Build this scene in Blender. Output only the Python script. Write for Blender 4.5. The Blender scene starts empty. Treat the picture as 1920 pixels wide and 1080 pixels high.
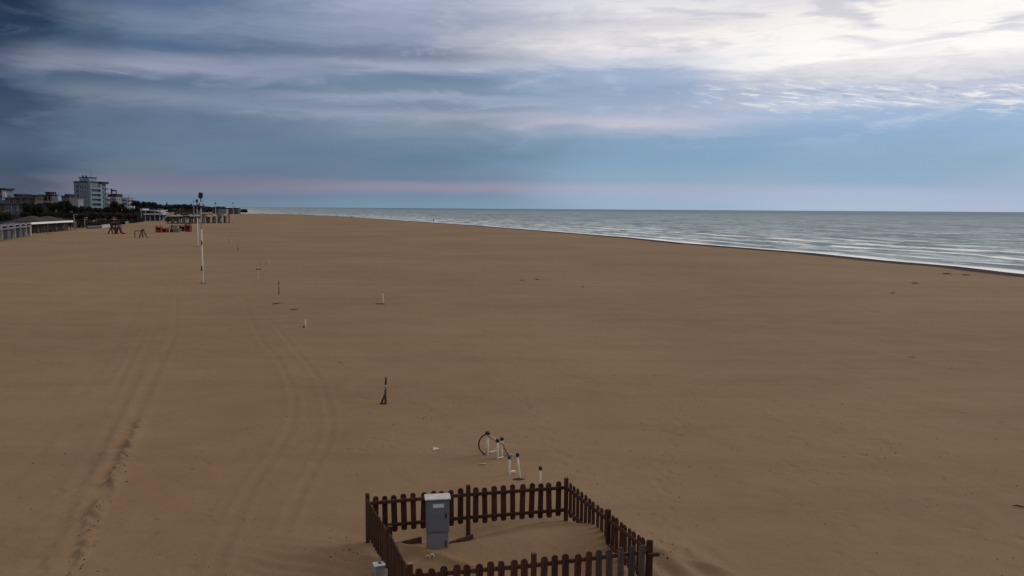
import bpy, bmesh, math, random
import numpy as np
from mathutils import Vector, Matrix
random.seed(7)
R = math.radians
scene = bpy.context.scene
C = scene.collection

# ------------------------------------------------------------------ camera
F_PX, HOR, EYE = 1600.0, 391.3, 7.0          # focal length in photo pixels, horizon row, eye height
PITCH = math.atan((540 - HOR) / F_PX)
ROLL = 0.0065
cam_data = bpy.data.cameras.new('camera')
cam = bpy.data.objects.new('camera', cam_data); C.objects.link(cam)
cam_data.sensor_width = 36.0
cam_data.lens = F_PX / 1920 * 36.0
cam_data.clip_start = 0.2
cam_data.clip_end = 60000
cam.location = (0, 0, EYE)
CAMROT = Matrix.Rotation(R(90) - PITCH, 3, 'X') @ Matrix.Rotation(ROLL, 3, 'Z')
cam.rotation_euler = CAMROT.to_euler()
scene.camera = cam

# ------------------------------------------------------------------ exposure
scene.view_settings.view_transform = 'Standard'
scene.view_settings.look = 'None'
scene.view_settings.exposure = 0.0
scene.view_settings.gamma = 1.0
scene.view_settings.use_curve_mapping = False

# ------------------------------------------------------------------ node helper
class NT:
    def __init__(s, tree): s.t = tree; s.n = tree.nodes; s.l = tree.links
    def node(s, typ, **kw):
        n = s.n.new(typ)
        for k, v in kw.items(): setattr(n, k, v)
        return n
    def put(s, sock, v):
        if isinstance(v, bpy.types.NodeSocket): s.l.new(v, sock)
        else: sock.default_value = v
    def m(s, op, a, b=None, c=None, clamp=False):
        n = s.node('ShaderNodeMath', operation=op, use_clamp=clamp)
        s.put(n.inputs[0], a)
        if b is not None: s.put(n.inputs[1], b)
        if c is not None: s.put(n.inputs[2], c)
        return n.outputs[0]
    def add(s, *a):
        r = a[0]
        for b in a[1:]: r = s.m('ADD', r, b)
        return r
    def mul(s, *a):
        r = a[0]
        for b in a[1:]: r = s.m('MULTIPLY', r, b)
        return r
    def sub(s, a, b): return s.m('SUBTRACT', a, b)
    def ss(s, v, lo, hi, o0=0.0, o1=1.0):
        n = s.node('ShaderNodeMapRange', interpolation_type='SMOOTHSTEP', clamp=True)
        s.put(n.inputs[0], v)
        for i, q in enumerate((lo, hi, o0, o1)): s.put(n.inputs[i + 1], q)
        return n.outputs[0]
    def mix(s, f, a, b):
        n = s.node('ShaderNodeMix', data_type='RGBA')
        s.put(n.inputs[0], f)
        for i, v in ((6, a), (7, b)):
            if isinstance(v, tuple) and len(v) == 3: v = v + (1,)
            s.put(n.inputs[i], v)
        return n.outputs[2]
    def gauss(s, v, c, w):
        d = s.m('DIVIDE', s.sub(v, c), w)
        return s.m('EXPONENT', s.mul(d, d, -1.0))
    def vec(s, x, y, z):
        n = s.node('ShaderNodeCombineXYZ')
        for i, v in enumerate((x, y, z)): s.put(n.inputs[i], v)
        return n.outputs[0]
    def noise(s, v, scale=1.0, detail=4, rough=0.55, dist=0.0):
        n = s.node('ShaderNodeTexNoise')
        s.put(n.inputs['Vector'], v); s.put(n.inputs['Scale'], scale)
        n.inputs['Detail'].default_value = detail; n.inputs['Roughness'].default_value = rough
        n.inputs['Distortion'].default_value = dist
        return n.outputs[0]

def srgb(r, g, b):
    f = lambda c: (c / 255 / 12.92) if c / 255 <= 0.04045 else ((c / 255 + 0.055) / 1.055) ** 2.4
    return (f(r), f(g), f(b))

# ------------------------------------------------------------------ sky (world)
SUN_AZ, SUN_EL = R(62), R(30)                 # behind the cloud, to the right of the frame
world = bpy.data.worlds.new('World'); scene.world = world
world.use_nodes = True
wt = NT(world.node_tree); world.node_tree.nodes.clear()
tc = wt.node('ShaderNodeTexCoord')
sep = wt.node('ShaderNodeSeparateXYZ'); wt.l.new(tc.outputs['Generated'], sep.inputs[0])
dx, dy, dz = sep.outputs
e = wt.m('MAXIMUM', dz, 0.0)
u = wt.m('ARCTAN2', dx, dy)
# the cloud deck over the sea, lens vignette darkening painted in at the left: columns of (photo row, colour), read at six bearings
def column(stops):
    r = wt.node('ShaderNodeValToRGB'); cr = r.color_ramp; cr.interpolation = 'EASE'
    pts = sorted([((392 - py) / 1600 / 0.26, srgb(*c_)) for py, c_ in stops])
    while len(cr.elements) < len(pts): cr.elements.new(0.5)
    for el, (p_, c_) in zip(cr.elements, pts): el.position = min(1, max(0, p_)); el.color = c_ + (1,)
    return r
COLS = [
 (20, [(0,(20,37,62)),(60,(28,47,74)),(120,(36,56,84)),(163,(72,87,112)),(200,(52,71,99)),(250,(64,81,105)),(300,(74,91,114)),(330,(66,85,107)),(350,(74,84,106)),(390,(76,90,110))]),
 (330, [(0,(76,102,138)),(50,(86,109,144)),(80,(110,130,158)),(120,(80,105,138)),(157,(146,153,177)),(178,(92,114,143)),(210,(124,138,161)),(240,(98,118,145)),(300,(90,117,144)),(330,(98,117,142)),(350,(118,119,141)),(366,(122,124,144)),(375,(102,122,145)),(390,(108,128,148))]),
 (800, [(0,(130,146,175)),(30,(166,176,199)),(60,(150,160,185)),(90,(138,149,176)),(115,(116,130,157)),(135,(156,166,189)),(160,(104,131,159)),(180,(118,139,164)),(190,(150,162,185)),(208,(126,141,164)),(222,(148,160,182)),(250,(124,142,165)),(300,(100,127,153)),(335,(106,129,152)),(354,(144,141,161)),(368,(117,138,160)),(388,(118,145,165))]),
 (1200, [(0,(206,206,219)),(40,(232,230,233)),(60,(214,211,220)),(90,(246,239,236)),(110,(226,223,230)),(130,(200,206,220)),(145,(158,177,206)),(180,(146,167,198)),(210,(160,174,200)),(235,(192,191,208)),(250,(165,178,202)),(270,(130,161,190)),(300,(129,162,190)),(335,(140,166,192)),(355,(162,172,196)),(388,(150,176,196))]),
 (1600, [(0,(215,215,222)),(40,(228,226,230)),(60,(250,245,240)),(130,(255,252,250)),(142,(232,228,230)),(165,(210,212,220)),(185,(190,200,218)),(205,(197,205,223)),(225,(158,184,215)),(260,(139,171,205)),(300,(134,168,198)),(340,(142,172,200)),(362,(168,182,208)),(390,(170,188,208))]),
 (1900, [(0,(200,200,212)),(30,(225,223,228)),(60,(255,252,248)),(135,(255,253,250)),(155,(228,226,230)),(185,(194,200,218)),(210,(190,200,218)),(235,(150,181,212)),(270,(141,174,208)),(310,(134,168,198)),(345,(148,172,200)),(370,(165,180,208)),(400,(168,185,208))]),
]
COLS.insert(1, (175, [(py, tuple(v * .80 + .2 * v * (py / 390) for v in c_)) for py, c_ in COLS[1][1]]))  # dimmed copy of the next column, carrying the lens vignette into the sky colour
w1 = wt.noise(wt.vec(wt.mul(u, 2.2), wt.mul(e, 9.0), 1.0), 1.0, 3, 0.55, 0.4)
w2 = wt.noise(wt.vec(wt.mul(u, 7.0), wt.mul(e, 34.0), 5.0), 1.0, 5, 0.60, 0.8)
w3 = wt.noise(wt.vec(wt.mul(u, 20.0), wt.mul(e, 130.0), 7.0), 1.0, 5, 0.62, 0.7)
w4 = wt.noise(wt.vec(wt.mul(u, 34.0), wt.add(wt.mul(e, 210.0), wt.mul(u, 26.0)), 3.0), 1.0, 4, 0.6, 0.5)
amp = wt.ss(e, 0.01, 0.10, 0.18, 1.0)
ee = wt.add(e, wt.mul(wt.sub(w1, 0.5), amp, 0.014), wt.mul(wt.sub(w2, 0.5), amp, 0.026), wt.mul(wt.sub(w3, 0.5), amp, 0.008))
uj = wt.add(u, wt.mul(wt.sub(w1, 0.5), 0.16), wt.mul(wt.sub(w2, 0.5), 0.12))
ein = wt.m('DIVIDE', ee, 0.26, clamp=True)
col = None; lastu = None
for px_, stops in COLS:
    rmp = column(stops); wt.l.new(ein, rmp.inputs[0]); uc = math.atan((px_ - 960) / 1600)
    if col is None: col = rmp.outputs[0]
    else: col = wt.mix(wt.ss(uj, lastu, uc), col, rmp.outputs[0])
    lastu = uc
# mottling: soft grey patches and lit edges inside the deck
body = wt.ss(e, 0.05, 0.12)
w5 = wt.noise(wt.vec(wt.mul(u, 9.0), wt.mul(e, 55.0), 11.0), 1.0, 3, 0.5, 0.6)
lit = wt.mul(wt.ss(w2, 0.52, 0.72), body, 0.28)
col = wt.mix(lit, col, wt.mix(wt.ss(u, -0.6, 0.5), srgb(112, 128, 156), srgb(250, 247, 245)))
col = wt.mix(wt.mul(wt.ss(w5, 0.50, 0.34), body, wt.ss(u, 0.0, 0.2), wt.ss(e, 0.15, 0.19), 0.75), col, srgb(200, 200, 212))
shd = wt.mul(wt.ss(w3, 0.50, 0.34), body, 0.16)
col = wt.mix(shd, col, wt.mix(wt.ss(u, -0.6, 0.5), srgb(48, 68, 98), srgb(176, 186, 206)))
# rippled cloudlets under the bright break
rip = wt.mul(wt.gauss(wt.add(e, wt.mul(u, 0.045)), 0.139, 0.016), wt.ss(u, 0.16, 0.30))
col = wt.mix(wt.mul(rip, wt.ss(w4, 0.52, 0.64), 0.8), col, srgb(244, 240, 240))
col = wt.mix(wt.mul(rip, wt.ss(w4, 0.48, 0.36), 0.7), col, srgb(160, 176, 204))
n1 = w1
hs = wt.node('ShaderNodeHueSaturation'); hs.inputs['Saturation'].default_value = 0.96; wt.l.new(col, hs.inputs['Color']); col = hs.outputs[0]
col = wt.mix(wt.ss(wt.m('ABSOLUTE', u), 0.75, 1.4), col, srgb(128, 144, 168))
# overhead and behind: an even lighter veil that lights the beach
up = wt.ss(e, 0.26, 0.75)
col = wt.mix(up, col, (0.76, 0.655, 0.55))
sky = wt.node('ShaderNodeTexSky', sky_type='NISHITA', sun_disc=False)
sky.sun_elevation = SUN_EL; sky.sun_rotation = SUN_AZ
skc = wt.node('ShaderNodeVectorMath', operation='SCALE'); wt.l.new(sky.outputs[0], skc.inputs[0]); skc.inputs['Scale'].default_value = 0.10
cov = wt.ss(n1, 0.2, 0.5, 0.90, 1.0)
col = wt.mix(cov, skc.outputs[0], col)
bgn = wt.node('ShaderNodeBackground'); wt.l.new(col, bgn.inputs[0]); bgn.inputs[1].default_value = 1.0
wo = wt.node('ShaderNodeOutputWorld'); wt.l.new(bgn.outputs[0], wo.inputs[0])

sd = bpy.data.lights.new('sun', 'SUN'); so = bpy.data.objects.new('sun', sd); C.objects.link(so)
sd.energy = 1.1; sd.angle = R(22); sd.color = (1.0, 0.90, 0.80)
sv = Vector((math.sin(SUN_AZ) * math.cos(SUN_EL), math.cos(SUN_AZ) * math.cos(SUN_EL), math.sin(SUN_EL)))
so.rotation_euler = sv.to_track_quat('Z', 'Y').to_euler()

# ------------------------------------------------------------------ placement helpers
def ray(px, py):
    d = CAMROT @ Vector((px - 960, -(py - 540), -F_PX)); return d.normalized()
def at(px, py, h=0.0):
    d = ray(px, py); t = (h - EYE) / d.z
    return Vector((d.x * t, d.y * t, h))
def far(px, py, Y):
    d = ray(px, py); t = Y / d.y
    return Vector((d.x * t, Y, EYE + d.z * t))

# ------------------------------------------------------------------ materials
def mat(name, col, rough=0.7, var=0.0, vscale=3.0, metallic=0.0, bump=0.0, spec=0.3, stretch=None, dark=None):
    m = bpy.data.materials.new(name); m.use_nodes = True
    t = NT(m.node_tree); b = m.node_tree.nodes['Principled BSDF']
    b.inputs['Roughness'].default_value = rough; b.inputs['Metallic'].default_value = metallic
    b.inputs['Specular IOR Level'].default_value = spec
    col = tuple(col) + (1,)
    if var or bump:
        g = t.node('ShaderNodeNewGeometry') if False else t.node('ShaderNodeTexCoord')
        v = g.outputs['Object']
        if stretch:
            mp = t.node('ShaderNodeMapping'); t.l.new(v, mp.inputs[0]); mp.inputs['Scale'].default_value = stretch; v = mp.outputs[0]
        n = t.noise(v, vscale, 5, 0.65)
        d = dark or tuple(c * (1 - var) for c in col[:3])
        lt = tuple(min(1, c * (1 + var * 0.6)) for c in col[:3])
        c2 = t.mix(t.ss(n, 0.3, 0.7), tuple(d), lt)
        if bump:
            oi = t.node('ShaderNodeObjectInfo'); hv = t.node('ShaderNodeHueSaturation'); t.l.new(c2, hv.inputs['Color'])
            t.l.new(t.ss(oi.outputs['Random'], 0, 1, 0.75, 1.3), hv.inputs['Value']); c2 = hv.outputs[0]
        t.l.new(c2, b.inputs['Base Color'])
        if bump:
            bp = t.node('ShaderNodeBump'); bp.inputs['Strength'].default_value = bump; bp.inputs['Distance'].default_value = 0.02
            t.l.new(n, bp.inputs['Height']); t.l.new(bp.outputs[0], b.inputs['Normal'])
    else:
        b.inputs['Base Color'].default_value = col
    return m
M = dict(
    fence=mat('stained_wood', (0.058, 0.021, 0.012), 0.65, 0.55, 6, bump=0.4, stretch=(3, 3, 0.4)),
    fence_grey=mat('weathered_wood', (0.070, 0.050, 0.044), 0.75, 0.45, 6, bump=0.4, stretch=(3, 3, 0.4)),
    fence_cut=mat('cut_wood', (0.20, 0.14, 0.11), 0.8, 0.3, 9),
    cab=mat('cabinet_grey', (0.138, 0.154, 0.180), 0.5, 0.10, 4),
    cab_low=mat('cabinet_plinth_grey', (0.180, 0.195, 0.220), 0.6, 0.12, 5),
    cab_top=mat('cabinet_lid_pale', (0.42, 0.43, 0.46), 0.5, 0.2, 7),
    label=mat('label_pale', (0.60, 0.62, 0.68), 0.5, 0.08, 20),
    black=mat('black_plastic', (0.012, 0.010, 0.014), 0.5, 0.2, 9),
    white=mat('white_paint', (0.58, 0.52, 0.45), 0.6, 0.18, 5),
    white_dirty=mat('dirty_white', (0.45, 0.42, 0.38), 0.7, 0.3, 8),
    pole=mat('pole_white', (0.50, 0.48, 0.45), 0.55, 0.15, 1.5),
    steel=mat('steel_grey', (0.10, 0.105, 0.12), 0.45, 0.2, 5, metallic=0.3),
    rope=mat('rope_tan', (0.34, 0.27, 0.20), 0.85, 0.35, 18),
    hose=mat('hose_black', (0.010, 0.009, 0.010), 0.6, 0.2, 9),
    blue=mat('blue_cap', (0.03, 0.05, 0.16), 0.5, 0.2, 9),
    drift=mat('driftwood', (0.045, 0.030, 0.022), 0.85, 0.4, 10, bump=0.3),
    boxgrey=mat('box_grey', (0.26, 0.28, 0.31), 0.6, 0.2, 8),
    red=mat('red_paint', (0.12, 0.012, 0.012), 0.55, 0.3, 2),
    orange=mat('orange_red', (0.20, 0.022, 0.014), 0.55, 0.25, 2),
    maroon=mat('maroon_paint', (0.045, 0.014, 0.030), 0.6, 0.3, 2),
    rust=mat('rust_wood', (0.085, 0.030, 0.016), 0.75, 0.4, 3),
    blueglass=mat('window_glass', (0.012, 0.018, 0.030), 0.12, spec=0.6),
    wall_cream=mat('cream_render', (0.085, 0.074, 0.068), 0.85, 0.2, 0.5),
    wall_red=mat('terracotta_render', (0.075, 0.045, 0.042), 0.85, 0.25, 0.5),
    wall_white=mat('white_render', (0.20, 0.23, 0.27), 0.8, 0.12, 0.4),
    wall_bright=mat('bright_render', (0.40, 0.43, 0.48), 0.8, 0.10, 0.4),
    wall_blue=mat('bluish_render', (0.105, 0.160, 0.225), 0.8, 0.15, 0.3),
    wall_bluel=mat('balcony_bluish', (0.165, 0.220, 0.285), 0.75, 0.12, 0.3),
    wall_grey=mat('grey_render', (0.07, 0.07, 0.08), 0.85, 0.2, 0.5),
    roof_dark=mat('dark_roof', (0.022, 0.024, 0.034), 0.8, 0.3, 0.8),
    roof_tile=mat('tile_roof', (0.026, 0.023, 0.026), 0.85, 0.35, 1.2),
    trim=mat('pale_trim', (0.30, 0.31, 0.35), 0.7, 0.12, 1),
    awning=mat('awning_white', (0.85, 0.85, 0.87), 0.7, 0.05, 1),
    hutblue=mat('hut_blue_grey', (0.075, 0.08, 0.13), 0.7, 0.2, 1.5),
    hutbeige=mat('hut_beige', (0.21, 0.20, 0.18), 0.75, 0.2, 1.5),
    hutdark=mat('hut_dark_wood', (0.020, 0.017, 0.016), 0.8, 0.3, 2),
    bark=mat('bark', (0.055, 0.045, 0.038), 0.9, 0.4, 2),
    leaf=mat('foliage_dark', (0.009, 0.012, 0.010), 0.85, 0.5, 0.35),
    leaf2=mat('foliage_pine', (0.010, 0.016, 0.020), 0.85, 0.5, 0.35),
    twig=mat('winter_twigs', (0.024, 0.018, 0.021), 0.9, 0.4, 0.4),
    skin=mat('skin', (0.35, 0.22, 0.16), 0.6), cloth=mat('dark_clothes', (0.012, 0.014, 0.02), 0.85, 0.3, 9),
    cloth2=mat('navy_clothes', (0.02, 0.025, 0.045), 0.85, 0.3, 9), hair=mat('hair_dark', (0.012, 0.009, 0.007), 0.7),
)

# ------------------------------------------------------------------ mesh builder
class MB:
    def __init__(s): s.v = []; s.f = []
    def addmesh(s, vs, fs):
        b = len(s.v); s.v += [tuple(v) for v in vs]; s.f += [tuple(i + b for i in f) for f in fs]; return s
    def box(s, c, d, rot=None, bev=0.0):
        hx, hy, hz = d[0] / 2, d[1] / 2, d[2] / 2
        if bev:
            k = min(bev, hx * .45, hy * .45, hz * .45); bm = bmesh.new(); bmesh.ops.create_cube(bm, size=1)
            for v in bm.verts: v.co = Vector((v.co.x * d[0], v.co.y * d[1], v.co.z * d[2]))
            bmesh.ops.bevel(bm, geom=list(bm.edges), offset=k, segments=1, affect='EDGES')
            bm.verts.index_update(); vs = [v.co.copy() for v in bm.verts]; fs = [[v.index for v in f.verts] for f in bm.faces]; bm.free()
        else:
            vs = [Vector((x, y, z)) for x in (-hx, hx) for y in (-hy, hy) for z in (-hz, hz)]
            fs = [(0, 1, 3, 2), (4, 6, 7, 5), (0, 4, 5, 1), (2, 3, 7, 6), (0, 2, 6, 4), (1, 5, 7, 3)]
        if rot is not None: vs = [rot @ v for v in vs]
        c = Vector(c); return s.addmesh([v + c for v in vs], fs)
    def bb(s, x0, x1, y0, y1, z0, z1, bev=0): return s.box(((x0 + x1) / 2, (y0 + y1) / 2, (z0 + z1) / 2), (abs(x1 - x0), abs(y1 - y0), abs(z1 - z0)), None, bev)
    def tube(s, pts, rad, n=8):
        pts = [Vector(p) for p in pts]; rr = rad if isinstance(rad, (list, tuple)) else [rad] * len(pts)
        rings = []; prev = None
        for i, p in enumerate(pts):
            t = (pts[min(i + 1, len(pts) - 1)] - pts[max(i - 1, 0)]).normalized()
            a = prev if prev is not None else (Vector((1, 0, 0)) if abs(t.x) < .9 else Vector((0, 1, 0)))
            a = (a - t * a.dot(t)).normalized(); prev = a; b = t.cross(a)
            rings.append([p + (a * math.cos(2 * math.pi * k / n) + b * math.sin(2 * math.pi * k / n)) * rr[i] for k in range(n)])
        vs = [v for r in rings for v in r]; fs = []
        for i in range(len(rings) - 1):
            for k in range(n): fs.append((i * n + k, i * n + (k + 1) % n, (i + 1) * n + (k + 1) % n, (i + 1) * n + k))
        fs.append(tuple(range(n))[::-1]); fs.append(tuple((len(rings) - 1) * n + k for k in range(n)))
        return s.addmesh(vs, fs)
    def prism(s, prof, y0, y1, rot=None, loc=(0, 0, 0)):
        n = len(prof); vs = [Vector((x, y0, z)) for x, z in prof] + [Vector((x, y1, z)) for x, z in prof]
        fs = [tuple(range(n)), tuple(range(n, 2 * n))[::-1]] + [(i, i + n, (i + 1) % n + n, (i + 1) % n) for i in range(n)]
        if rot is not None: vs = [rot @ v for v in vs]
        l = Vector(loc); return s.addmesh([v + l for v in vs], fs)
    def mesh(s, name, m, smooth=False):
        me = bpy.data.meshes.new(name); me.from_pydata([tuple(v) for v in s.v], [], s.f); me.update()
        bm = bmesh.new(); bm.from_mesh(me); bmesh.ops.recalc_face_normals(bm, faces=bm.faces); bm.to_mesh(me); bm.free()
        if m: me.materials.append(m)
        if smooth:
            for p in me.polygons: p.use_smooth = True
        return me
    def build(s, name, m, parent=None, smooth=False):
        o = bpy.data.objects.new(name, s.mesh(name, m, smooth)); C.objects.link(o)
        if parent: o.parent = parent
        return o
def tag(o, label=None, cat=None, group=None, kind=None):
    for k, v in (('label', label), ('category', cat), ('group', group), ('kind', kind)):
        if v: o[k] = v
    return o
def thing(name, loc, label, cat, group=None, rz=0):
    o = bpy.data.objects.new(name, None); C.objects.link(o); o.empty_display_size = 0.2
    o.location = loc; o.rotation_euler = (0, 0, rz); return tag(o, label, cat, group)
def copy_tree(o, parent=None):
    c = o.copy(); C.objects.link(c); c.parent = parent
    for ch in list(o.children): copy_tree(ch, c)
    return c
def link(name, me, parent, loc=(0, 0, 0), rz=0, sc=None):
    o = bpy.data.objects.new(name, me); C.objects.link(o); o.parent = parent; o.location = loc; o.rotation_euler = (0, 0, rz)
    if sc: o.scale = sc
    return o

# ------------------------------------------------------------------ shoreline
shore_px = [(440, 400.4), (500, 400.7), (560, 402.0), (659, 406.6), (740, 412.2), (900, 423), (1082, 437.3), (1186, 445.5),
            (1290, 456), (1400, 464.5), (1535, 475), (1671, 489), (1806, 500), (1920, 513.5)]
shore = [at(*p) for p in shore_px]
p1, p0 = shore[-1], shore[-4]
d = (p1 - p0).normalized()
ext = [p1 + d * k for k in (15, 40, 90, 200, 600, 3000)]
head = [far(428, 389, y).xy.to_3d() for y in (30000, 9000, 3000, 1200)]
poly = np.array([(p.x, p.y) for p in head + shore + ext])
def shore_dist(x, y):
    """signed distance to the waterline: + on land, - at sea; also distance along it"""
    best = np.full(x.shape, 1e12); sgn = np.ones(x.shape); al = np.zeros(x.shape); acc = 0
    for (ax, ay), (bx, by) in zip(poly[:-1], poly[1:]):
        vx, vy = bx - ax, by - ay; L2 = vx * vx + vy * vy; L = math.sqrt(L2)
        t = np.clip(((x - ax) * vx + (y - ay) * vy) / L2, 0, 1)
        dd = np.hypot(x - ax - t * vx, y - ay - t * vy)
        cr = vx * (y - ay) - vy * (x - ax)
        k = dd < best - 1e-9
        best = np.where(k, dd, best); sgn = np.where(k, np.where(cr < 0, 1.0, -1.0), sgn); al = np.where(k, acc + t * L, al)
        acc += L
    return best * sgn, al

# ------------------------------------------------------------------ sand terrain
rng = np.random.RandomState(3)
_tab = rng.rand(256, 256)
def vnoise(x, y):
    xi = np.floor(x).astype(int); yi = np.floor(y).astype(int); fx = x - xi; fy = y - yi
    fx = fx * fx * (3 - 2 * fx); fy = fy * fy * (3 - 2 * fy); g = lambda a, b: _tab[a & 255, b & 255]
    return (g(xi, yi) * (1 - fx) + g(xi + 1, yi) * fx) * (1 - fy) + (g(xi, yi + 1) * (1 - fx) + g(xi + 1, yi + 1) * fx) * fy - 0.5
def sstep(v, a, b):
    t = np.clip((v - a) / (b - a), 0, 1); return t * t * (3 - 2 * t)
def pline(x, y, P):
    best = np.full(x.shape, 1e9)
    for a, b in zip(P[:-1], P[1:]):
        v = b - a; t = np.clip(((x - a.x) * v.x + (y - a.y) * v.y) / (v.x ** 2 + v.y ** 2), 0, 1)
        best = np.minimum(best, np.hypot(x - a.x - t * v.x, y - a.y - t * v.y))
    return best
def smooth_line(pts):
    P = [at(*p) for p in pts]; out = []
    for i in range(len(P) - 1):
        a, b, c, dd = P[max(i - 1, 0)], P[i], P[i + 1], P[min(i + 2, len(P) - 1)]
        for k in range(8):
            t = k / 8; out.append(0.5 * ((2 * b) + (c - a) * t + (2 * a - 5 * b + 4 * c - dd) * t * t + (3 * b - a - 3 * c + dd) * t ** 3))
    return out + [P[-1]]
# (centreline pixels, half width m, depth m)
TRACKS = [
    ([(452, 545), (480, 620), (525, 680), (550, 740), (545, 800), (510, 860), (470, 915), (430, 1000), (400, 1080)], 0.11, 0.05),
    ([(500, 590), (540, 640), (590, 700), (615, 760), (618, 820), (590, 875), (560, 930), (530, 1000)], 0.11, 0.05),
    ([(352, 480), (345, 505), (325, 540), (300, 590), (275, 650), (240, 730), (190, 830), (120, 960), (60, 1080)], 0.14, 0.045),
    ([(330, 478), (318, 515), (296, 575), (262, 640), (215, 730)], 0.14, 0.045),
    ([(330, 540), (330, 590), (318, 640), (300, 680), (270, 740), (235, 830), (205, 900)], 0.15, 0.05),
    ([(270, 540), (252, 590), (215, 650), (150, 740), (70, 850)], 0.15, 0.035),
    ([(340, 610), (310, 660), (280, 720), (240, 800), (200, 900), (175, 960), (140, 1080)], 0.14, 0.03),
]
RIDGE = [(262, 790), (240, 840), (215, 895), (192, 935), (178, 965), (165, 1005), (148, 1045), (135, 1085), (120, 1130)]
fence_c = at(960, 1010)
def ground(x, y):
    z, s, al = ground_base(x, y)
    k = (np.abs(y) < 170) & (np.abs(x) < 60)
    if k.any(): z[k] = z[k] + ground_detail(x[k], y[k])
    return z, s, al
def ground_base(x, y):
    s, al = shore_dist(x, y)
    z = 0.10 * vnoise(x / 23, y / 31) + 0.05 * vnoise(x / 7 + 9, y / 9 + 4)
    z = z * sstep(s, 2, 25)
    r = np.hypot(x, y); near = 1 - sstep(r, 60, 260)
    z += near * (0.030 * vnoise(x / 2.1 + 3, y / 3.1) + 0.014 * vnoise(x / 0.7 + 11, y / 0.9))
    # foreshore: a berm that drops to the water
    z += 0.10 * np.exp(-((s - 2.0) / 1.6) ** 2)
    z -= 0.55 * sstep(-s, -0.9, 1.6) + 1.6 * sstep(-s, 1.0, 60)
    return z, s, al
def ground_detail(x, y):
    r = np.hypot(x, y); near = 1 - sstep(r, 60, 160); z = np.zeros(x.shape)
    if True:
        nn = 1 - sstep(r, 25, 90)
        z += nn * (0.010 * vnoise(x / 0.24 + 5, y / 0.30) )
        for P, w, dp in TRK:
            dd = pline(x, y, P)
            tread = 0.7 + 0.6 * vnoise(x / 0.35, y / 0.35)
            z += 0.33 * dp * near * (-np.exp(-(dd / w) ** 2) * tread + 0.75 * np.exp(-((dd - 2.1 * w) / (0.9 * w)) ** 2))
        for P, a_, w_ in CREST:
            dd = pline(x, y, P); z += a_ * np.exp(-(dd / w_))
        for fx, fy, ca, sa_ in STEPS:
            k = (np.abs(x - fx) < .5) & (np.abs(y - fy) < .5)
            if not k.any(): continue
            ux = (x[k] - fx) * ca + (y[k] - fy) * sa_; uy = -(x[k] - fx) * sa_ + (y[k] - fy) * ca
            q = (ux / .17) ** 2 + (uy / .09) ** 2; z[k] += -0.020 * np.exp(-q) + 0.007 * np.exp(-(np.sqrt(q) - 1.7) ** 2 * 4)
        dd = pline(x, y, RDG)
        lump = np.clip(0.5 + 1.7 * vnoise(x / 0.16 + 7, y / 0.2) + 1.2 * vnoise(x / 0.5, y / 0.6), 0, 2)
        z += 0.15 * np.exp(-(dd / 0.15) ** 2) * lump
        dd2 = pline(x, y, RDG2); z += 0.035 * np.exp(-(dd2 / 0.28) ** 2) * lump
        # drifts about the fence
        q = np.hypot((x - DR[0].x) / 1.9, (y - DR[0].y) / 1.2); z += 0.24 * np.exp(-q ** 2)
        q = np.hypot((x - DR[1].x) / 1.1, (y - DR[1].y) / 0.8); z += 0.26 * np.exp(-q ** 2)
        q = np.hypot((x - DR[2].x) / 1.2, (y - DR[2].y) / 0.6); z -= 0.20 * np.exp(-q ** 2)
        q = np.hypot((x - DR[3].x) / 1.5, (y - DR[3].y) / 0.7); z -= 0.10 * np.exp(-q ** 2)
        q = np.hypot((x - DR[4].x) / 0.9, (y - DR[4].y) / 1.2); z += 0.06 * np.exp(-q ** 2) * (1 + np.sin(9 * (x + 0.5 * y) + 3 * vnoise(x * 1.3, y)))
        q = np.hypot((x - DR[5].x) / 1.4, (y - DR[5].y) / 1.0); z += 0.035 * np.exp(-q ** 2) * (1 + np.sin(14 * (y + 0.4 * x) + 4 * vnoise(x * 1.3, y)))
        q = np.hypot((x - DR[6].x) / 9, (y - DR[6].y) / 1.1); z += 0.12 * np.exp(-q ** 2)
    return z
TRK = [(smooth_line(p), w, dp) for p, w, dp in TRACKS]
RDG = smooth_line(RIDGE); RDG2 = smooth_line([(70, 1080), (110, 1010), (140, 960), (170, 900), (200, 850), (240, 790)])
DR = [at(1000, 1040), at(1090, 1035), at(880, 1000), at(780, 1000), at(1270, 1075), at(620, 1060), at(1760, 870)]
CREST = [([at(*p) for p in ((895, 1007), (960, 1003), (1010, 999), (1060, 998), (1100, 1016), (1140, 1042))], .10, .16),
         ([at(*p) for p in ((748, 1026), (775, 1038), (805, 1050), (850, 1068), (900, 1085))], .12, .14),
         ([at(*p) for p in ((1230, 1050), (1300, 1062), (1380, 1085))], .09, .18)]
STEPS = []; _r = random.Random(9)
for P in ([(1275, 1040), (1240, 920), (1262, 820), (1300, 740), (1370, 660)], [(1660, 900), (1560, 800), (1470, 760), (1380, 735)],
          [(1080, 900), (1020, 800), (950, 700), (900, 620), (870, 560)]):
    L_ = smooth_line(P); acc = 0.0
    for a, b in zip(L_[:-1], L_[1:]):
        v = b - a; n_ = v.length; c0 = v.x / n_; s0 = v.y / n_
        while acc < n_:
            sd_ = .13 if len(STEPS) % 2 else -.13
            STEPS.append((a.x + c0 * acc - s0 * sd_ + _r.gauss(0, .04), a.y + s0 * acc + c0 * sd_ + _r.gauss(0, .04), c0, s0)); acc += .68 + _r.uniform(-.08, .08)
        acc -= n_
def gz(x, y):
    return float(ground(np.array([float(x)]), np.array([float(y)]))[0][0])
def onsand(px, py):
    p = at(px, py)
    for _ in range(4): p = at(px, py, gz(p.x, p.y))
    return p

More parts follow.
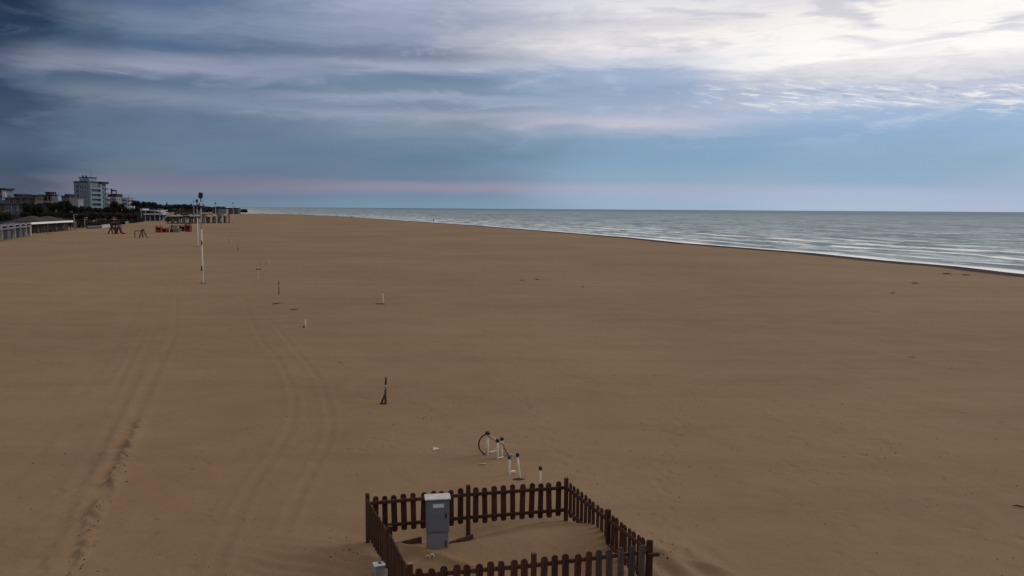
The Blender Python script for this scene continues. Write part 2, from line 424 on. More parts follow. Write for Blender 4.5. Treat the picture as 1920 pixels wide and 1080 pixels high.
def grid_mesh(name, X, Y, Z, mat_, attrs=None, smooth=True):
    nr, nc = X.shape; me = bpy.data.meshes.new(name)
    co = np.stack([X, Y, Z], -1).reshape(-1, 3).astype(np.float32)
    idx = np.arange(nr * nc).reshape(nr, nc)
    q = np.stack([idx[:-1, :-1], idx[:-1, 1:], idx[1:, 1:], idx[1:, :-1]], -1).reshape(-1, 4).astype(np.int32)
    me.vertices.add(len(co)); me.vertices.foreach_set('co', co.ravel())
    me.loops.add(q.size); me.loops.foreach_set('vertex_index', q.ravel())
    me.polygons.add(len(q)); me.polygons.foreach_set('loop_start', np.arange(0, q.size, 4, dtype=np.int32))
    me.polygons.foreach_set('loop_total', np.full(len(q), 4, dtype=np.int32))
    me.update(calc_edges=True); me.validate()
    me.polygons.foreach_set('use_smooth', np.full(len(q), smooth))
    for k, a in (attrs or {}).items():
        at_ = me.attributes.new(k, 'FLOAT', 'POINT'); at_.data.foreach_set('value', a.ravel().astype(np.float32))
    me.materials.append(mat_)
    o = bpy.data.objects.new(name, me); C.objects.link(o); return o

ys = [-40.0]
while ys[-1] < 9000:
    y = ys[-1]
    if y < 9: st_ = max(0.08, (9 - y) * 0.12)
    elif y < 26: st_ = 0.055
    else: st_ = 0.055 + (y - 26) * 0.0042
    ys.append(y + st_)
ys = np.array(ys)
tt = np.linspace(-1, 1, 860)
uu = 1.15 * (0.62 * tt + 0.38 * tt ** 3)
Yg = np.repeat(ys[:, None], len(uu), 1)
Xg = uu[None, :] * (np.maximum(Yg, 0) + 10 + np.maximum(-Yg, 0) * 0.5)
Zg, Sg, Ag = ground(Xg, Yg)
# sand material
sm = bpy.data.materials.new('sand'); sm.use_nodes = True; t = NT(sm.node_tree); b = sm.node_tree.nodes['Principled BSDF']
geo = t.node('ShaderNodeNewGeometry').outputs['Position']
big = t.noise(geo, 0.035, 4, 0.6); med = t.noise(geo, 0.5, 5, 0.65); fine = t.noise(geo, 9.0, 4, 0.7)
vor = t.node('ShaderNodeTexVoronoi'); t.l.new(geo, vor.inputs['Vector']); vor.inputs['Scale'].default_value = 0.9
c = t.mix(t.ss(big, 0.3, 0.7), (0.173, 0.115, 0.071), (0.216, 0.151, 0.096))
mp = t.node('ShaderNodeMapping'); t.l.new(geo, mp.inputs[0]); mp.inputs['Scale'].default_value = (0.05, 0.4, 1)
lay = t.noise(mp.outputs[0], 1.0, 4, 0.6)
c = t.mix(t.mul(t.ss(lay, 0.45, 0.70), 0.28), c, (0.134, 0.090, 0.059))
c = t.mix(t.mul(t.ss(med, 0.35, 0.7), 0.35), c, (0.222, 0.160, 0.106))
c = t.mix(t.mul(t.ss(fine, 0.45, 0.8), 0.30), c, (0.112, 0.076, 0.050))
spk = t.mul(t.ss(vor.outputs[0], 0.045, 0.02), t.ss(t.noise(geo, 0.23, 3, 0.5), 0.50, 0.62))
c = t.mix(t.mul(spk, 0.75), c, (0.035, 0.024, 0.018))
sa = t.node('ShaderNodeAttribute', attribute_name='shore').outputs['Fac']
wet = t.ss(t.add(sa, t.mul(t.sub(t.noise(geo, 0.10, 3, 0.6), 0.5), 2.0)), 5.0, 3.6)
c = t.mix(wet, c, (0.020, 0.015, 0.014))
t.l.new(c, b.inputs['Base Color'])
b.inputs['Roughness'].default_value = 0.95; b.inputs['Specular IOR Level'].default_value = 0.15
bp = t.node('ShaderNodeBump'); bp.inputs['Strength'].default_value = 0.85; bp.inputs['Distance'].default_value = 0.03
foot = t.node('ShaderNodeTexVoronoi', feature='SMOOTH_F1'); t.l.new(geo, foot.inputs['Vector']); foot.inputs['Scale'].default_value = 1.7
hgt = t.add(t.mul(fine, 0.5), t.mul(t.noise(geo, 3.0, 5, 0.65), 1.2), t.mul(t.ss(foot.outputs[0], 0.0, 0.26), 1.3, t.ss(t.noise(geo, 0.16, 3, 0.6), 0.50, 0.58)))
t.l.new(hgt, bp.inputs['Height']); t.l.new(bp.outputs[0], b.inputs['Normal'])
tag(grid_mesh('sand_beach', Xg, Yg, Zg, sm, {'shore': Sg}), 'wide brown sand beach with faint tyre tracks running towards the town', None, None, 'structure')

# ------------------------------------------------------------------ sea
ys2 = [-60.0]
while ys2[-1] < 45000: ys2.append(ys2[-1] + max(1.2, abs(ys2[-1] - 60) * 0.012))
ys2 = np.array(ys2); uu2 = np.linspace(-0.7, 3.0, 420)
Y2 = np.repeat(ys2[:, None], len(uu2), 1); X2 = uu2[None, :] * (np.maximum(Y2, 0) + 60)
S2, A2 = shore_dist(X2, Y2)
Z2 = np.full(X2.shape, -0.30)
ww = np.clip(-S2, 0, 1e9)
Z2 += 0.16 * np.sin(ww * 0.62 + 2.5 * vnoise(A2 / 30, S2 / 22)) * (0.3 + 1.2 * np.clip(vnoise(A2 / 26 + 3, S2 / 9) + .4, 0, 1)) * sstep(ww, 3, 12) * (1 - sstep(np.hypot(X2, Y2), 150, 500))
wm = bpy.data.materials.new('sea_water'); wm.use_nodes = True; t = NT(wm.node_tree); b = wm.node_tree.nodes['Principled BSDF']
geo = t.node('ShaderNodeNewGeometry').outputs['Position']
off = t.mul(t.node('ShaderNodeAttribute', attribute_name='shore').outputs['Fac'], -1.0)
alo = t.node('ShaderNodeAttribute', attribute_name='along').outputs['Fac']
v1 = t.vec(t.mul(alo, 0.022), t.mul(off, 0.085), 0.0)
na = t.noise(v1, 1.0, 5, 0.62, 0.4)
v2 = t.vec(t.mul(alo, 0.065), t.mul(off, 0.28), 4.0)
nb = t.noise(v2, 1.0, 5, 0.65, 0.3)
v3 = t.vec(t.mul(alo, 0.006), t.mul(off, 0.022), 8.0)
nc = t.noise(v3, 1.0, 4, 0.6)
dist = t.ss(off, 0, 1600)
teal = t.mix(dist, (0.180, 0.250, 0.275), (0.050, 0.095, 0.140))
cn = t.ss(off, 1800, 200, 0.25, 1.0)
teal = t.mix(t.mul(t.ss(na, 0.50, 0.60), cn, 0.75), teal, (0.40, 0.50, 0.54))  # light and dark streaks: sky reflection on the waves painted into the base colour
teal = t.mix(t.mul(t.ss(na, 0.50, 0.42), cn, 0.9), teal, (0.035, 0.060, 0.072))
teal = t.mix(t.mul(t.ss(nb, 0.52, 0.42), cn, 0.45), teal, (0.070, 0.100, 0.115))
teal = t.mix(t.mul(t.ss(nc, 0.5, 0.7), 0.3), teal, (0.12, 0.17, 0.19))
# surf: a solid wash at the edge, then broken lines of foam further out
wob = t.add(off, t.mul(t.sub(t.noise(t.vec(t.mul(alo, 0.045), 0.0, 2.0), 1.0, 3, 0.6), 0.5), 7.0))
wash = t.mul(t.ss(wob, 9.5, 4.0), t.ss(nb, 0.25, 0.42))
lines = t.m('SINE', t.add(t.mul(wob, 0.46), t.mul(na, 3.0)))
brk_ = t.mul(t.ss(lines, 0.50, 0.95), t.ss(wob, 95, 25), t.ss(nb, 0.42, 0.54))
caps = t.mul(t.ss(nb, 0.56, 0.62), t.ss(off, 320, 20), 0.55)
foam = t.mul(t.m('MINIMUM', t.add(wash, brk_, caps), 1.0), t.ss(off, -30.0, -3.0))
nd = t.noise(t.vec(t.mul(alo, 0.10), t.mul(off, 0.19), 6.0), 1.0, 4, 0.7, 0.2)
teal = t.mix(t.mul(t.ss(nd, 0.50, 0.40), t.ss(off, 1200, 60), 0.8), teal, (0.045, 0.070, 0.085))  # finer chop, its dark and bright wave faces likewise painted as colour
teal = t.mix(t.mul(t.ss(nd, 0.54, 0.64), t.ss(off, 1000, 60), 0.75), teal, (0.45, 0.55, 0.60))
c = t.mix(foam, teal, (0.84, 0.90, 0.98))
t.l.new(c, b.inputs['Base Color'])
b.inputs['Specular IOR Level'].default_value = 0.0
t.l.new(t.ss(foam, 0, 1, 0.25, 0.8), b.inputs['Roughness']); b.inputs['IOR'].default_value = 1.33
bp = t.node('ShaderNodeBump'); t.l.new(t.ss(off, 100, 1500, 0.6, 0.12), bp.inputs['Strength']); bp.inputs['Distance'].default_value = 0.7
t.l.new(t.add(t.mul(na, 1.2), t.mul(nb, 0.45)), bp.inputs['Height']); t.l.new(bp.outputs[0], b.inputs['Normal'])
gls = t.node('ShaderNodeBsdfGlossy'); gls.inputs['Roughness'].default_value = 0.30; gls.inputs['Color'].default_value = (0.80, 0.88, 0.98, 1)
t.l.new(bp.outputs[0], gls.inputs['Normal'])
mx = t.node('ShaderNodeMixShader'); t.l.new(t.mul(t.sub(1.0, foam), 0.22), mx.inputs[0]); t.l.new(b.outputs[0], mx.inputs[1]); t.l.new(gls.outputs[0], mx.inputs[2])
t.l.new(mx.outputs[0], wm.node_tree.nodes['Material Output'].inputs['Surface'])
tag(grid_mesh('sea', X2, Y2, Z2, wm, {'shore': S2, 'along': A2}), 'grey green sea with low broken surf along the beach', None, None, 'structure')

# ------------------------------------------------------------------ picket fence around the cabinet
PH = 1.05
corner = dict(BL=(689, 925), BM=(878, 909), BR=(1062, 896), RM=(1141, 955), RF=(1219, 1012), FM=(1001, 1037), LM=(731, 986), LF=(769, 1057))
FP = {k: at(v[0], v[1], PH) for k, v in corner.items()}
PW, PTH = 0.118, 0.022
def picket_mesh(h, m, seed):
    r = random.Random(seed); w = PW / 2 * r.uniform(.95, 1.05); prof = []
    for k in range(9):
        a = math.pi * k / 8; prof.append((w * math.cos(a), h - w * 0.9 + w * 0.9 * math.sin(a)))
    for k in range(7):
        a = math.pi + math.pi * k / 6; prof.append((w * math.cos(a), w * 0.6 + w * 0.6 * math.sin(a)))
    return MB().prism(prof, -PTH / 2, PTH / 2).mesh('picket', m)
PK = [picket_mesh(0.80, M['fence'], i) for i in range(3)]
PKG = [picket_mesh(0.80, M['fence_grey'], i) for i in range(2)]
def post(parent, p, label=None, h=PH, low=-0.35, m=None, cap=False):
    lx = MB().box((0, 0, (h + low) / 2), (0.085, 0.085, h - low), bev=0.008)
    o = lx.build('post', m or M['fence'], parent); o.location = (p.x, p.y, 0); o.rotation_euler = (0, 0, FROT)
    if cap: MB().box((0, 0, h + 0.006), (0.088, 0.088, 0.012), bev=0.003).build('cap', M['fence_cut'], o)
    if label: o['label'] = label
    return o
FROT = math.atan2((FP['BR'] - FP['BL']).y, (FP['BR'] - FP['BL']).x)
def panel(parent, a, b, out, n, z0=0.17, ztop=None, mats=PK, grey_from=None, t0=0.0, t1=1.0):
    a, b = a.copy(), b.copy(); a.z = b.z = 0; v = b - a; L = v.length; ang = math.atan2(v.y, v.x)
    nrm = Vector((-v.y, v.x, 0)).normalized()
    if nrm.dot(out) < 0: nrm = -nrm
    for k in range(n):
        f = 0.03 + 0.94 * (k + 0.5) / n
        p = a + v * f + nrm * 0.032
        mm = mats
        if grey_from is not None and f > grey_from: mm = PKG
        o = link('picket', mm[k % len(mm)], parent, (p.x, p.y, z0 + random.uniform(-.018, .018)), ang + random.uniform(-.02, .02))
        o.rotation_euler.y = random.uniform(-.03, .03)
        if mm is PKG: o['label'] = 'greyer weathered picket'
    for z in (z0 + 0.15, z0 + 0.66):
        p = a + v * 0.5
        MB().box((0, 0, 0), (L - 0.09, 0.040, 0.075), bev=0.006).build('rail', M['fence'], parent)
        o = parent.children[-1] if False else C.objects[-1]
        o.location = (p.x, p.y, z); o.rotation_euler = (0, 0, ang)
ctr = (FP['BL'] + FP['BR'] + FP['RF'] + FP['LF']) / 4; ctr.z = 0
def outward(a, b):
    m_ = (a + b) / 2; m_.z = 0; return m_ - ctr
G = 'runs of brown picket fence around the cabinet'
run = thing('picket_fence', (0, 0, 0), 'back run of brown picket fence behind the grey cabinet', 'fence', G)
panel(run, FP['BL'], FP['BM'], outward(FP['BL'], FP['BM']), 10)
panel(run, FP['BM'], FP['BR'], outward(FP['BM'], FP['BR']), 10)
post(run, FP['BL']); post(run, FP['BM']); post(run, FP['BR'])
run = thing('picket_fence', (0, 0, 0), 'seaward right run of brown picket fence slanting to the thick end post', 'fence', G)
panel(run, FP['BR'], FP['RM'], outward(FP['BR'], FP['RM']), 10)
panel(run, FP['RM'], FP['RF'], outward(FP['RM'], FP['RF']), 9)
post(run, FP['RM'])
rp = FP['RF'].copy(); rp.z = 0
o = MB().tube([(0, 0, -0.35), (0, 0, PH - 0.01), (0, 0, PH + .01)], [0.058, 0.058, 0.045], 14).build('post', M['fence'], run); o.location = rp
o['label'] = 'thicker end post'; MB().tube([(0, 0, PH + 0.010), (0, 0, PH + 0.016)], 0.044, 14).build('cap', M['fence_cut'], o)
run = thing('picket_fence', (0, 0, 0), 'left run of brown picket fence nearest the small grey box', 'fence', G)
panel(run, FP['BL'], FP['LM'], outward(FP['BL'], FP['LM']), 10)
panel(run, FP['LM'], FP['LF'], outward(FP['LM'], FP['LF']), 10)
post(run, FP['LM'])
run = thing('picket_fence', (0, 0, 0), 'front run of picket fence nearest the camera, greyer boards at its right', 'fence', G)
FL = FP['LF'].copy(); FRR = FP['RF'].copy()
panel(run, FL, FP['FM'], outward(FL, FRR), 10)
panel(run, FP['FM'], FRR, outward(FL, FRR), 10, grey_from=0.52)
post(run, FL, cap=True); post(run, FP['FM'])
v = (FRR - FP['FM']).normalized()
o = MB().box((0, 0, 0), (0.22, 0.05, 0.07), bev=.006).build('rail_stub', M['fence'], run); o.location = (rp + v * 0.06).xy.to_3d() + Vector((0, 0, 0.80)); o.rotation_euler = (0, 0, math.atan2(v.y, v.x))
o.location.y -= 0.085

# ------------------------------------------------------------------ control cabinet
cb = onsand(819, 1031); cb.y += 0.17
CW, CD, CH = 0.46, 0.22, 1.08
cab = thing('utility_cabinet', (cb.x, cb.y, cb.z - 0.06), 'tall grey metal utility cabinet with pale sloping lid half sunk in the sand', 'cabinet', None, R(10))
MB().bb(-CW / 2 + .012, CW / 2 - .012, -CD / 2 + .01, CD / 2 - .01, -0.2, 0.38, .01).build('plinth', M['cab_low'], cab)
MB().bb(-CW / 2, CW / 2, -CD / 2, CD / 2, 0.38, CH, .012).build('body', M['cab'], cab)
mb = MB(); w = CW / 2 + .03; mb.addmesh([(-w, -CD / 2 - .03, CH + .002), (w, -CD / 2 - .03, CH + .002), (w, CD / 2 + .03, CH + .002), (-w, CD / 2 + .03, CH + .002),
    (-w, -CD / 2 - .03, CH + .022), (w, -CD / 2 - .03, CH + .022), (w, CD / 2 + .03, CH + .045), (-w, CD / 2 + .03, CH + .045)],
    [(0, 1, 2, 3), (4, 5, 6, 7), (0, 1, 5, 4), (1, 2, 6, 5), (2, 3, 7, 6), (3, 0, 4, 7)]); mb.build('lid', M['cab_top'], cab)
dr = MB().bb(-CW / 2 + .03, CW / 2 - .03, -CD / 2 - .014, -CD / 2 - .002, 0.42, CH - .04, .004).build('door', M['cab'], cab)
MB().bb(CW / 2 - .085, CW / 2 - .055, -CD / 2 - .03, -CD / 2 - .0145, 0.70, 0.80, .004).build('handle', M['black'], dr)
MB().bb(-.10, .12, -CD / 2 - .018, -CD / 2 - .0145, CH - .16, CH - .085).build('label_plate', M['label'], dr)
MB().bb(CW / 2 - .085, CW / 2 - .06, -CD / 2 - .006, -CD / 2 + .012, 0.10, 0.22, .003).build('lock', M['black'], cab)

# planks beside cabinet
def plank(a, b, label, z=0.0):
    v = b - a; o = MB().box((0, 0, 0), (v.length, 0.045, 0.15), bev=.008).build('timber_plank', M['fence'])
    m_ = (a + b) / 2; o.location = (m_.x, m_.y, m_.z + z); o.rotation_euler = (R(-8), 0, math.atan2(v.y, v.x)); tag(o, label, 'plank', None)
plank(onsand(735, 1021), onsand(790, 1018), 'dark timber plank on the sand left of the grey cabinet')
plank(onsand(838, 1021), onsand(887, 1011), 'dark timber plank on the sand right of the grey cabinet')
# pipe elbow
p = onsand(810, 1047)
mb = MB(); mb.tube([p + Vector((-.045, 0, -.05)), p + Vector((-.045, 0, .05)), p + Vector((-.02, 0, .085)), p + Vector((.02, 0, .085)), p + Vector((.04, 0, .05)), p + Vector((.04, 0, -.05))], .013, 8)
tag(mb.build('pipe_loop', M['white'], None, True), 'small white bent pipe poking from the sand in front of the grey cabinet', 'pipe')
p = onsand(803, 1047)
tag(MB().tube([p + Vector((-.03, 0, -.02)), p + Vector((-.03, 0, .05)), p + Vector((0, 0, .06))], .014, 8).build('pipe_stub', M['white_dirty'], None, True), 'short pale pipe stub left of the white pipe loop', 'pipe')
# grey box outside left run
p = onsand(712, 1072)
jb = thing('junction_box', p, 'small pale grey junction box outside the left fence run', 'box', None, R(20))
MB().bb(-.11, .11, -.09, .09, -.05, .14, .012).build('body', M['boxgrey'], jb)
MB().bb(-.12, .12, -.10, .10, .142, .165, .006).build('lid', M['label'], jb)
MB().bb(-.03, .03, -.02, .04, .167, .20, .006).build('clip', M['cab_low'], jb)

# ------------------------------------------------------------------ white water-point posts by the fence
def cap_post(px, pyt, pyb, label, capm='black', r=0.028, base=True, name='cable_post', lean=(0, 0), group='white posts with dark caps behind the fence'):
    p = onsand(px, pyb); Yd = p.y; top = far(px, pyt, Yd)
    h = top.z - p.z
    o = thing(name, p, label, 'post', group)
    MB().tube([(0, 0, -.25), (0, 0, 0), (lean[0], lean[1], h - .07)], r, 10).build('shaft', M['white'], o, True)
    cz = h - .08
    MB().tube([(lean[0], lean[1], cz), (lean[0], lean[1], cz + .02), (lean[0], lean[1], cz + .08), (lean[0], lean[1], cz + .10)], [r * 1.1, r * 1.9, r * 1.9, r * 1.2], 10).build('cap', M[capm], o, True)
    return o, p, h
a1, pa, ha = cap_post(914, 810, 853, 'dark capped white post with a black hose hoop on its left', r=.035)
MB().bb(-.06, -.035, -.03, .03, 0, .22).build('side_board', M['white_dirty'], a1)
a2, pb, hb = cap_post(933, 824, 861, 'left of the two close dark capped white posts', r=.026)
MB().bb(-.10, -.065, -.02, .03, 0, .30).build('side_board', M['white_dirty'], a2)
a3, pc, hc = cap_post(941, 821, 857, 'right of the two close dark capped white posts, with a knotted collar', r=.026)
MB().tube([(0, 0, hc - .16), (0, 0, hc - .11)], [.045, .04], 8).build('collar', M['white_dirty'], a3, True)
a4, pd, hd = cap_post(955, 855, 890, 'blue capped white post beside a small white block', 'blue', r=.028)
a5, pe, he = cap_post(975, 851, 896, 'tall dark capped white post leaning over a dark patch in the sand', lean=(-.07, 0), r=.024)
a6, pf, hf = cap_post(1013, 876, 910, 'dark capped white post right behind the back fence run', r=.024)
# block next to a4
o = MB().box((0, 0, 0), (.16, .09, .07), Matrix.Rotation(R(15), 3, 'Z'), bev=.01).build('white_block', M['white']); q = onsand(960, 887); o.location = q + Vector((0.02, 0, .03)); tag(o, 'small white block lying by the blue capped post', 'block')
# hose
t1 = pa + Vector((0, 0, ha - .14)); pts = []
for k in range(22):
    a = R(80 + 175 * k / 21); pts.append((pa.x + .02 + .27 * math.cos(a), pa.y + 0.05, pa.z + .29 + .30 * math.sin(a)))
tag(MB().tube(pts, .020, 8).build('hose', M['hose'], None, True), 'black hose bent in a hoop from the farthest capped post to the sand', 'hose')
# ropes
def rope(a, b, sag, label, r=.024, m='rope'):
    P = []
    for k in range(11):
        f = k / 10; q = a.lerp(b, f); P.append(q - Vector((0, 0, sag * 4 * f * (1 - f) * (-1 if sag < 0 else 1) * (1 if sag > 0 else -1))))
    tag(MB().tube(P, [r * 1.25 * (1 + .25 * math.sin(k * 2.1)) for k in range(11)], 7).build('rope', M[m], None, True), label, 'rope')
rope(pa + Vector((.02, 0, ha - .12)), pb + Vector((-.02, 0, hb - .06)), -.03, 'tan rope strung between the hose post and the two close posts', .028)
rope(pc + Vector((.02, 0, hc - .16)), onsand(953, 853) + Vector((0, 0, .02)), .02, 'tan rope running from the collared post down to the sand', .026)
rope(onsand(953, 853) + Vector((0, 0, .02)), onsand(966, 855) + Vector((0, 0, .012)), .002, 'pale end of rope lying on the sand behind the blue capped post', .016, 'white_dirty')
# boards on the sand
def board(px0, py0, px1, py1, label, m='white_dirty', w=.09, th=.03, name='board', z=.02):
    a, b_ = onsand(px0, py0), onsand(px1, py1); v = b_ - a
    o = MB().box((0, 0, 0), (v.length, w, th), bev=.005).build(name, M[m]); mm = (a + b_) / 2
    o.location = mm + Vector((0, 0, z)); o.rotation_euler = (0, 0, math.atan2(v.y, v.x)); return tag(o, label, name.replace('_', ' '))
board(919, 850, 930, 846, 'pale board lying between the hose post and the close posts')
board(934, 860, 944, 858, 'white strip at the feet of the two close posts', 'white', .05)
board(899, 872, 912, 871, 'thin tan slat lying alone in front of the hose post', 'rope', .05)
o = MB().addmesh([(-.09, -.07, 0), (.10, -.05, .02), (.08, .09, .015), (-.07, .10, .03), (-.09, -.07, .012), (.10, -.05, .032), (.08, .09, .027), (-.07, .10, .042)],
    [(0, 1, 2, 3), (4, 5, 6, 7), (0, 1, 5, 4), (1, 2, 6, 5), (2, 3, 7, 6), (3, 0, 4, 7)]).build('paper_scrap', M['white_dirty']); o.location = onsand(817, 843); tag(o, 'crumpled pale paper scrap lying alone left of the posts', 'litter')

# ------------------------------------------------------------------ stakes and posts down the beach
def white_post(px, pyt, pyb, label, r=.035, capc=None, m='white', lean=0, group='white posts down the beach'):
    p = onsand(px, pyb); h = far(px, pyt, p.y).z - p.z
    o = thing('marker_post', p, label, 'post', group)
    MB().tube([(0, 0, -.3), (0, 0, 0), (lean, 0, h)], [r, r, r * .9], 8).build('shaft', M[m], o, True)
    if capc: MB().tube([(lean, 0, h - .01), (lean, 0, h + .05)], r * 1.3, 8).build('cap', M[capc], o, True)
    return o, p, h
o, p, h = white_post(719, 548, 570, 'short white post with a dark board at its foot', .035, 'drift', lean=-.06)
MB().bb(-.55, .12, -.20, -.05, 0, .05, .01).build('foot_board', M['drift'], o)
o, p, h = white_post(573, 599, 614, 'short white post in the tyre tracks side, smallest of the white posts', .035)
MB().bb(-.14, -.06, -.04, .04, 0, .10).build('foot_block', M['drift'], o)
o, p, h = white_post(485, 498, 527, 'slender pale post with a dark tip and cross bar', .030, 'drift', 'white_dirty')
MB().bb(-.22, .22, -.03, .03, h - .38, h - .30).build('cross_bar', M['drift'], o)
o, p, h = white_post(505, 485, 497, 'far pale post beside a low frame', .03, None, 'white_dirty')
p = onsand(495, 497)
o = thing('low_frame', p, 'low pale wooden frame beside the far pale post', 'frame')
MB().bb(-.45, -.38, -.03, .03, 0, .75).build('leg', M['rope'], o); MB().bb(.30, .37, -.03, .03, 0, .5).build('leg', M['rope'], o)
MB().bb(-.45, .37, -.045, -.031, .30, .42).build('cross_bar', M['white_dirty'], o)
def stake(px, pyt, pyb, label, strut=True, gap=True):
    p = onsand(px, pyb); h = far(px, pyt, p.y).z - p.z; r = .035
    o = thing('wooden_stake', p, label, 'stake', 'dark wooden stakes on the beach')
    MB().tube([(0, 0, -.3), (0, 0, h * .55)], [r * 1.3, r], 8).build('lower_pole', M['drift'], o, True)
    MB().tube([(.0, 0, h * .551), (.01, 0, h * .72)], [r * .75, r * .75], 8).build('sleeve', M['rope'], o, True)
    MB().tube([(.01, 0, h * .721), (.02, 0, h * .98), (.02, 0, h)], [r, r * .9, r * .3], 8).build('upper_pole', M['drift'], o, True)
    if strut:
        MB().tube([(-h * .16, -.02, 0), (-.01, -.02, h * .38)], r, 8).build('strut', M['drift'], o, True)
        MB().bb(-h * .20, .05, -.10, -.045, -.02, .04).build('foot', M['drift'], o)
    return o
stake(723, 707, 757, 'tall dark wooden stake with a leaning strut, nearest to the camera')
stake(523, 526, 552, 'dark wooden stake on its own beyond the white posts', False)
stake(429, 447, 456, 'tiny far dark stake right of the floodlight poles', False)
stake(446, 458, 470, 'far dark stake second right of the floodlight poles', False)
stake(453, 402, 406, 'very distant dark stake near the end of the sand', False)

# debris pieces
sticks = [(632, 679, 643, 681, 'dark stick on the sand above the leaning stake', .05), (1702, 670, 1717, 671, 'dark stick alone on the open sand at the right', .05),
          (1899, 950, 1920, 953, 'dark driftwood piece at the right edge of the beach', .09), (975, 526, 984, 526, 'left of two dark pieces far up the middle of the beach', .15),
          (1003, 524, 1011, 525, 'right of two dark pieces far up the middle of the beach', .15), (1669, 550, 1678, 550, 'dark piece of wrack below the surf', .15),
          (1708, 531, 1722, 532, 'long dark piece of wrack close to the surf', .2), (1768, 514, 1784, 515, 'dark wrack strip right by the waterline', .3),
          (1805, 516, 1818, 516.5, 'dark wrack strip farthest right by the waterline', .3), (1090, 538, 1096, 538.5, 'small dark stick right of the two far pieces', .12),
          (510, 571, 526, 569, 'dark strip of wrack below the lone dark stake', .15), (545, 582, 558, 580, 'dark wrack patch right of the lone stake', .15)]
for x0, y0, x1, y1, lb, w in sticks:
    a, b_ = onsand(x0, y0), onsand(x1, y1); v = b_ - a; n = 7; P = []
    for k in range(n): q = a.lerp(b_, k / (n - 1)); P.append(Vector((q.x, q.y + random.uniform(-.3, .3) * w, q.z + .02 + random.uniform(0, .25) * w)))
    w *= .33; tag(MB().tube(P, [w * (.25 + .35 * math.sin(math.pi * k / (n - 1)) + random.uniform(0, .15)) for k in range(n)], 7).build('driftwood', M['drift'], None, True), lb, 'driftwood', 'driftwood and wrack on the sand')
# small shells, clods and scraps: nobody could count them
mb = MB(); rr = random.Random(5)
def clod(x, y, s):
    z = gz(x, y); vs = []
    for k in range(5):
        a = k * 2 * math.pi / 5; vs.append((x + s * math.cos(a) * rr.uniform(.5, 1.2), y + s * math.sin(a) * rr.uniform(.5, 1.2), z - .01))
    vs.append((x, y, z + s * rr.uniform(.3, .8))); mb.addmesh(vs, [(k, (k + 1) % 5, 5) for k in range(5)])
for i in range(620):
    px, py = rr.uniform(0, 1920), 460 + 620 * rr.random() ** 1.3
    if py < 400 + 0.07 * px + 10 and px > 500: continue
    p = at(px, py)
    if abs(p.x - ctr.x) < 3.4 and abs(p.y - ctr.y) < 2.4: continue
    clod(p.x, p.y, rr.uniform(.008, .030) * (1 + p.y / 90))
for i in range(70):
    q = RDG[rr.randrange(len(RDG))]; clod(q.x + rr.gauss(.03, .09) + (.35 * rr.random() if i % 4 == 0 else 0), q.y + rr.gauss(0, .1), rr.uniform(.015, .045))
for cx, cy, sx, sy, n in ((1270, 860, 60, 150, 60), (1250, 1040, 40, 30, 30), (1640, 860, 60, 25, 24), (840, 800, 20, 5, 12), (300, 665, 6, 15, 16), (790, 786, 16, 4, 26), (560, 708, 16, 4, 10), (650, 1040, 30, 30, 26), (1480, 770, 70, 60, 24)):
    for k in range(n):
        p = at(rr.gauss(cx, sx * .6), min(1078, rr.gauss(cy, sy * .6))); clod(p.x, p.y, rr.uniform(.012, .032) * (1 + p.y / 100))
tag(mb.build('sand_litter', M['drift']), 'scattered dark specks of shell and wrack over the sand', 'beach litter', None, 'stuff')
mb = MB(); p = pe + Vector((-.03, -.14, 0))
mb.addmesh([(p.x + .15 * math.cos(a) * (1 + .25 * math.sin(3 * a)), p.y + .07 * math.sin(a), p.z + .012) for a in [k * math.pi / 8 for k in range(16)]] + [(p.x, p.y, p.z + .05)], [(k, (k + 1) % 16, 16) for k in range(16)])
tag(mb.build('wrack_clump', M['drift']), 'dark clump of wrack at the foot of the leaning capped post', 'wrack')

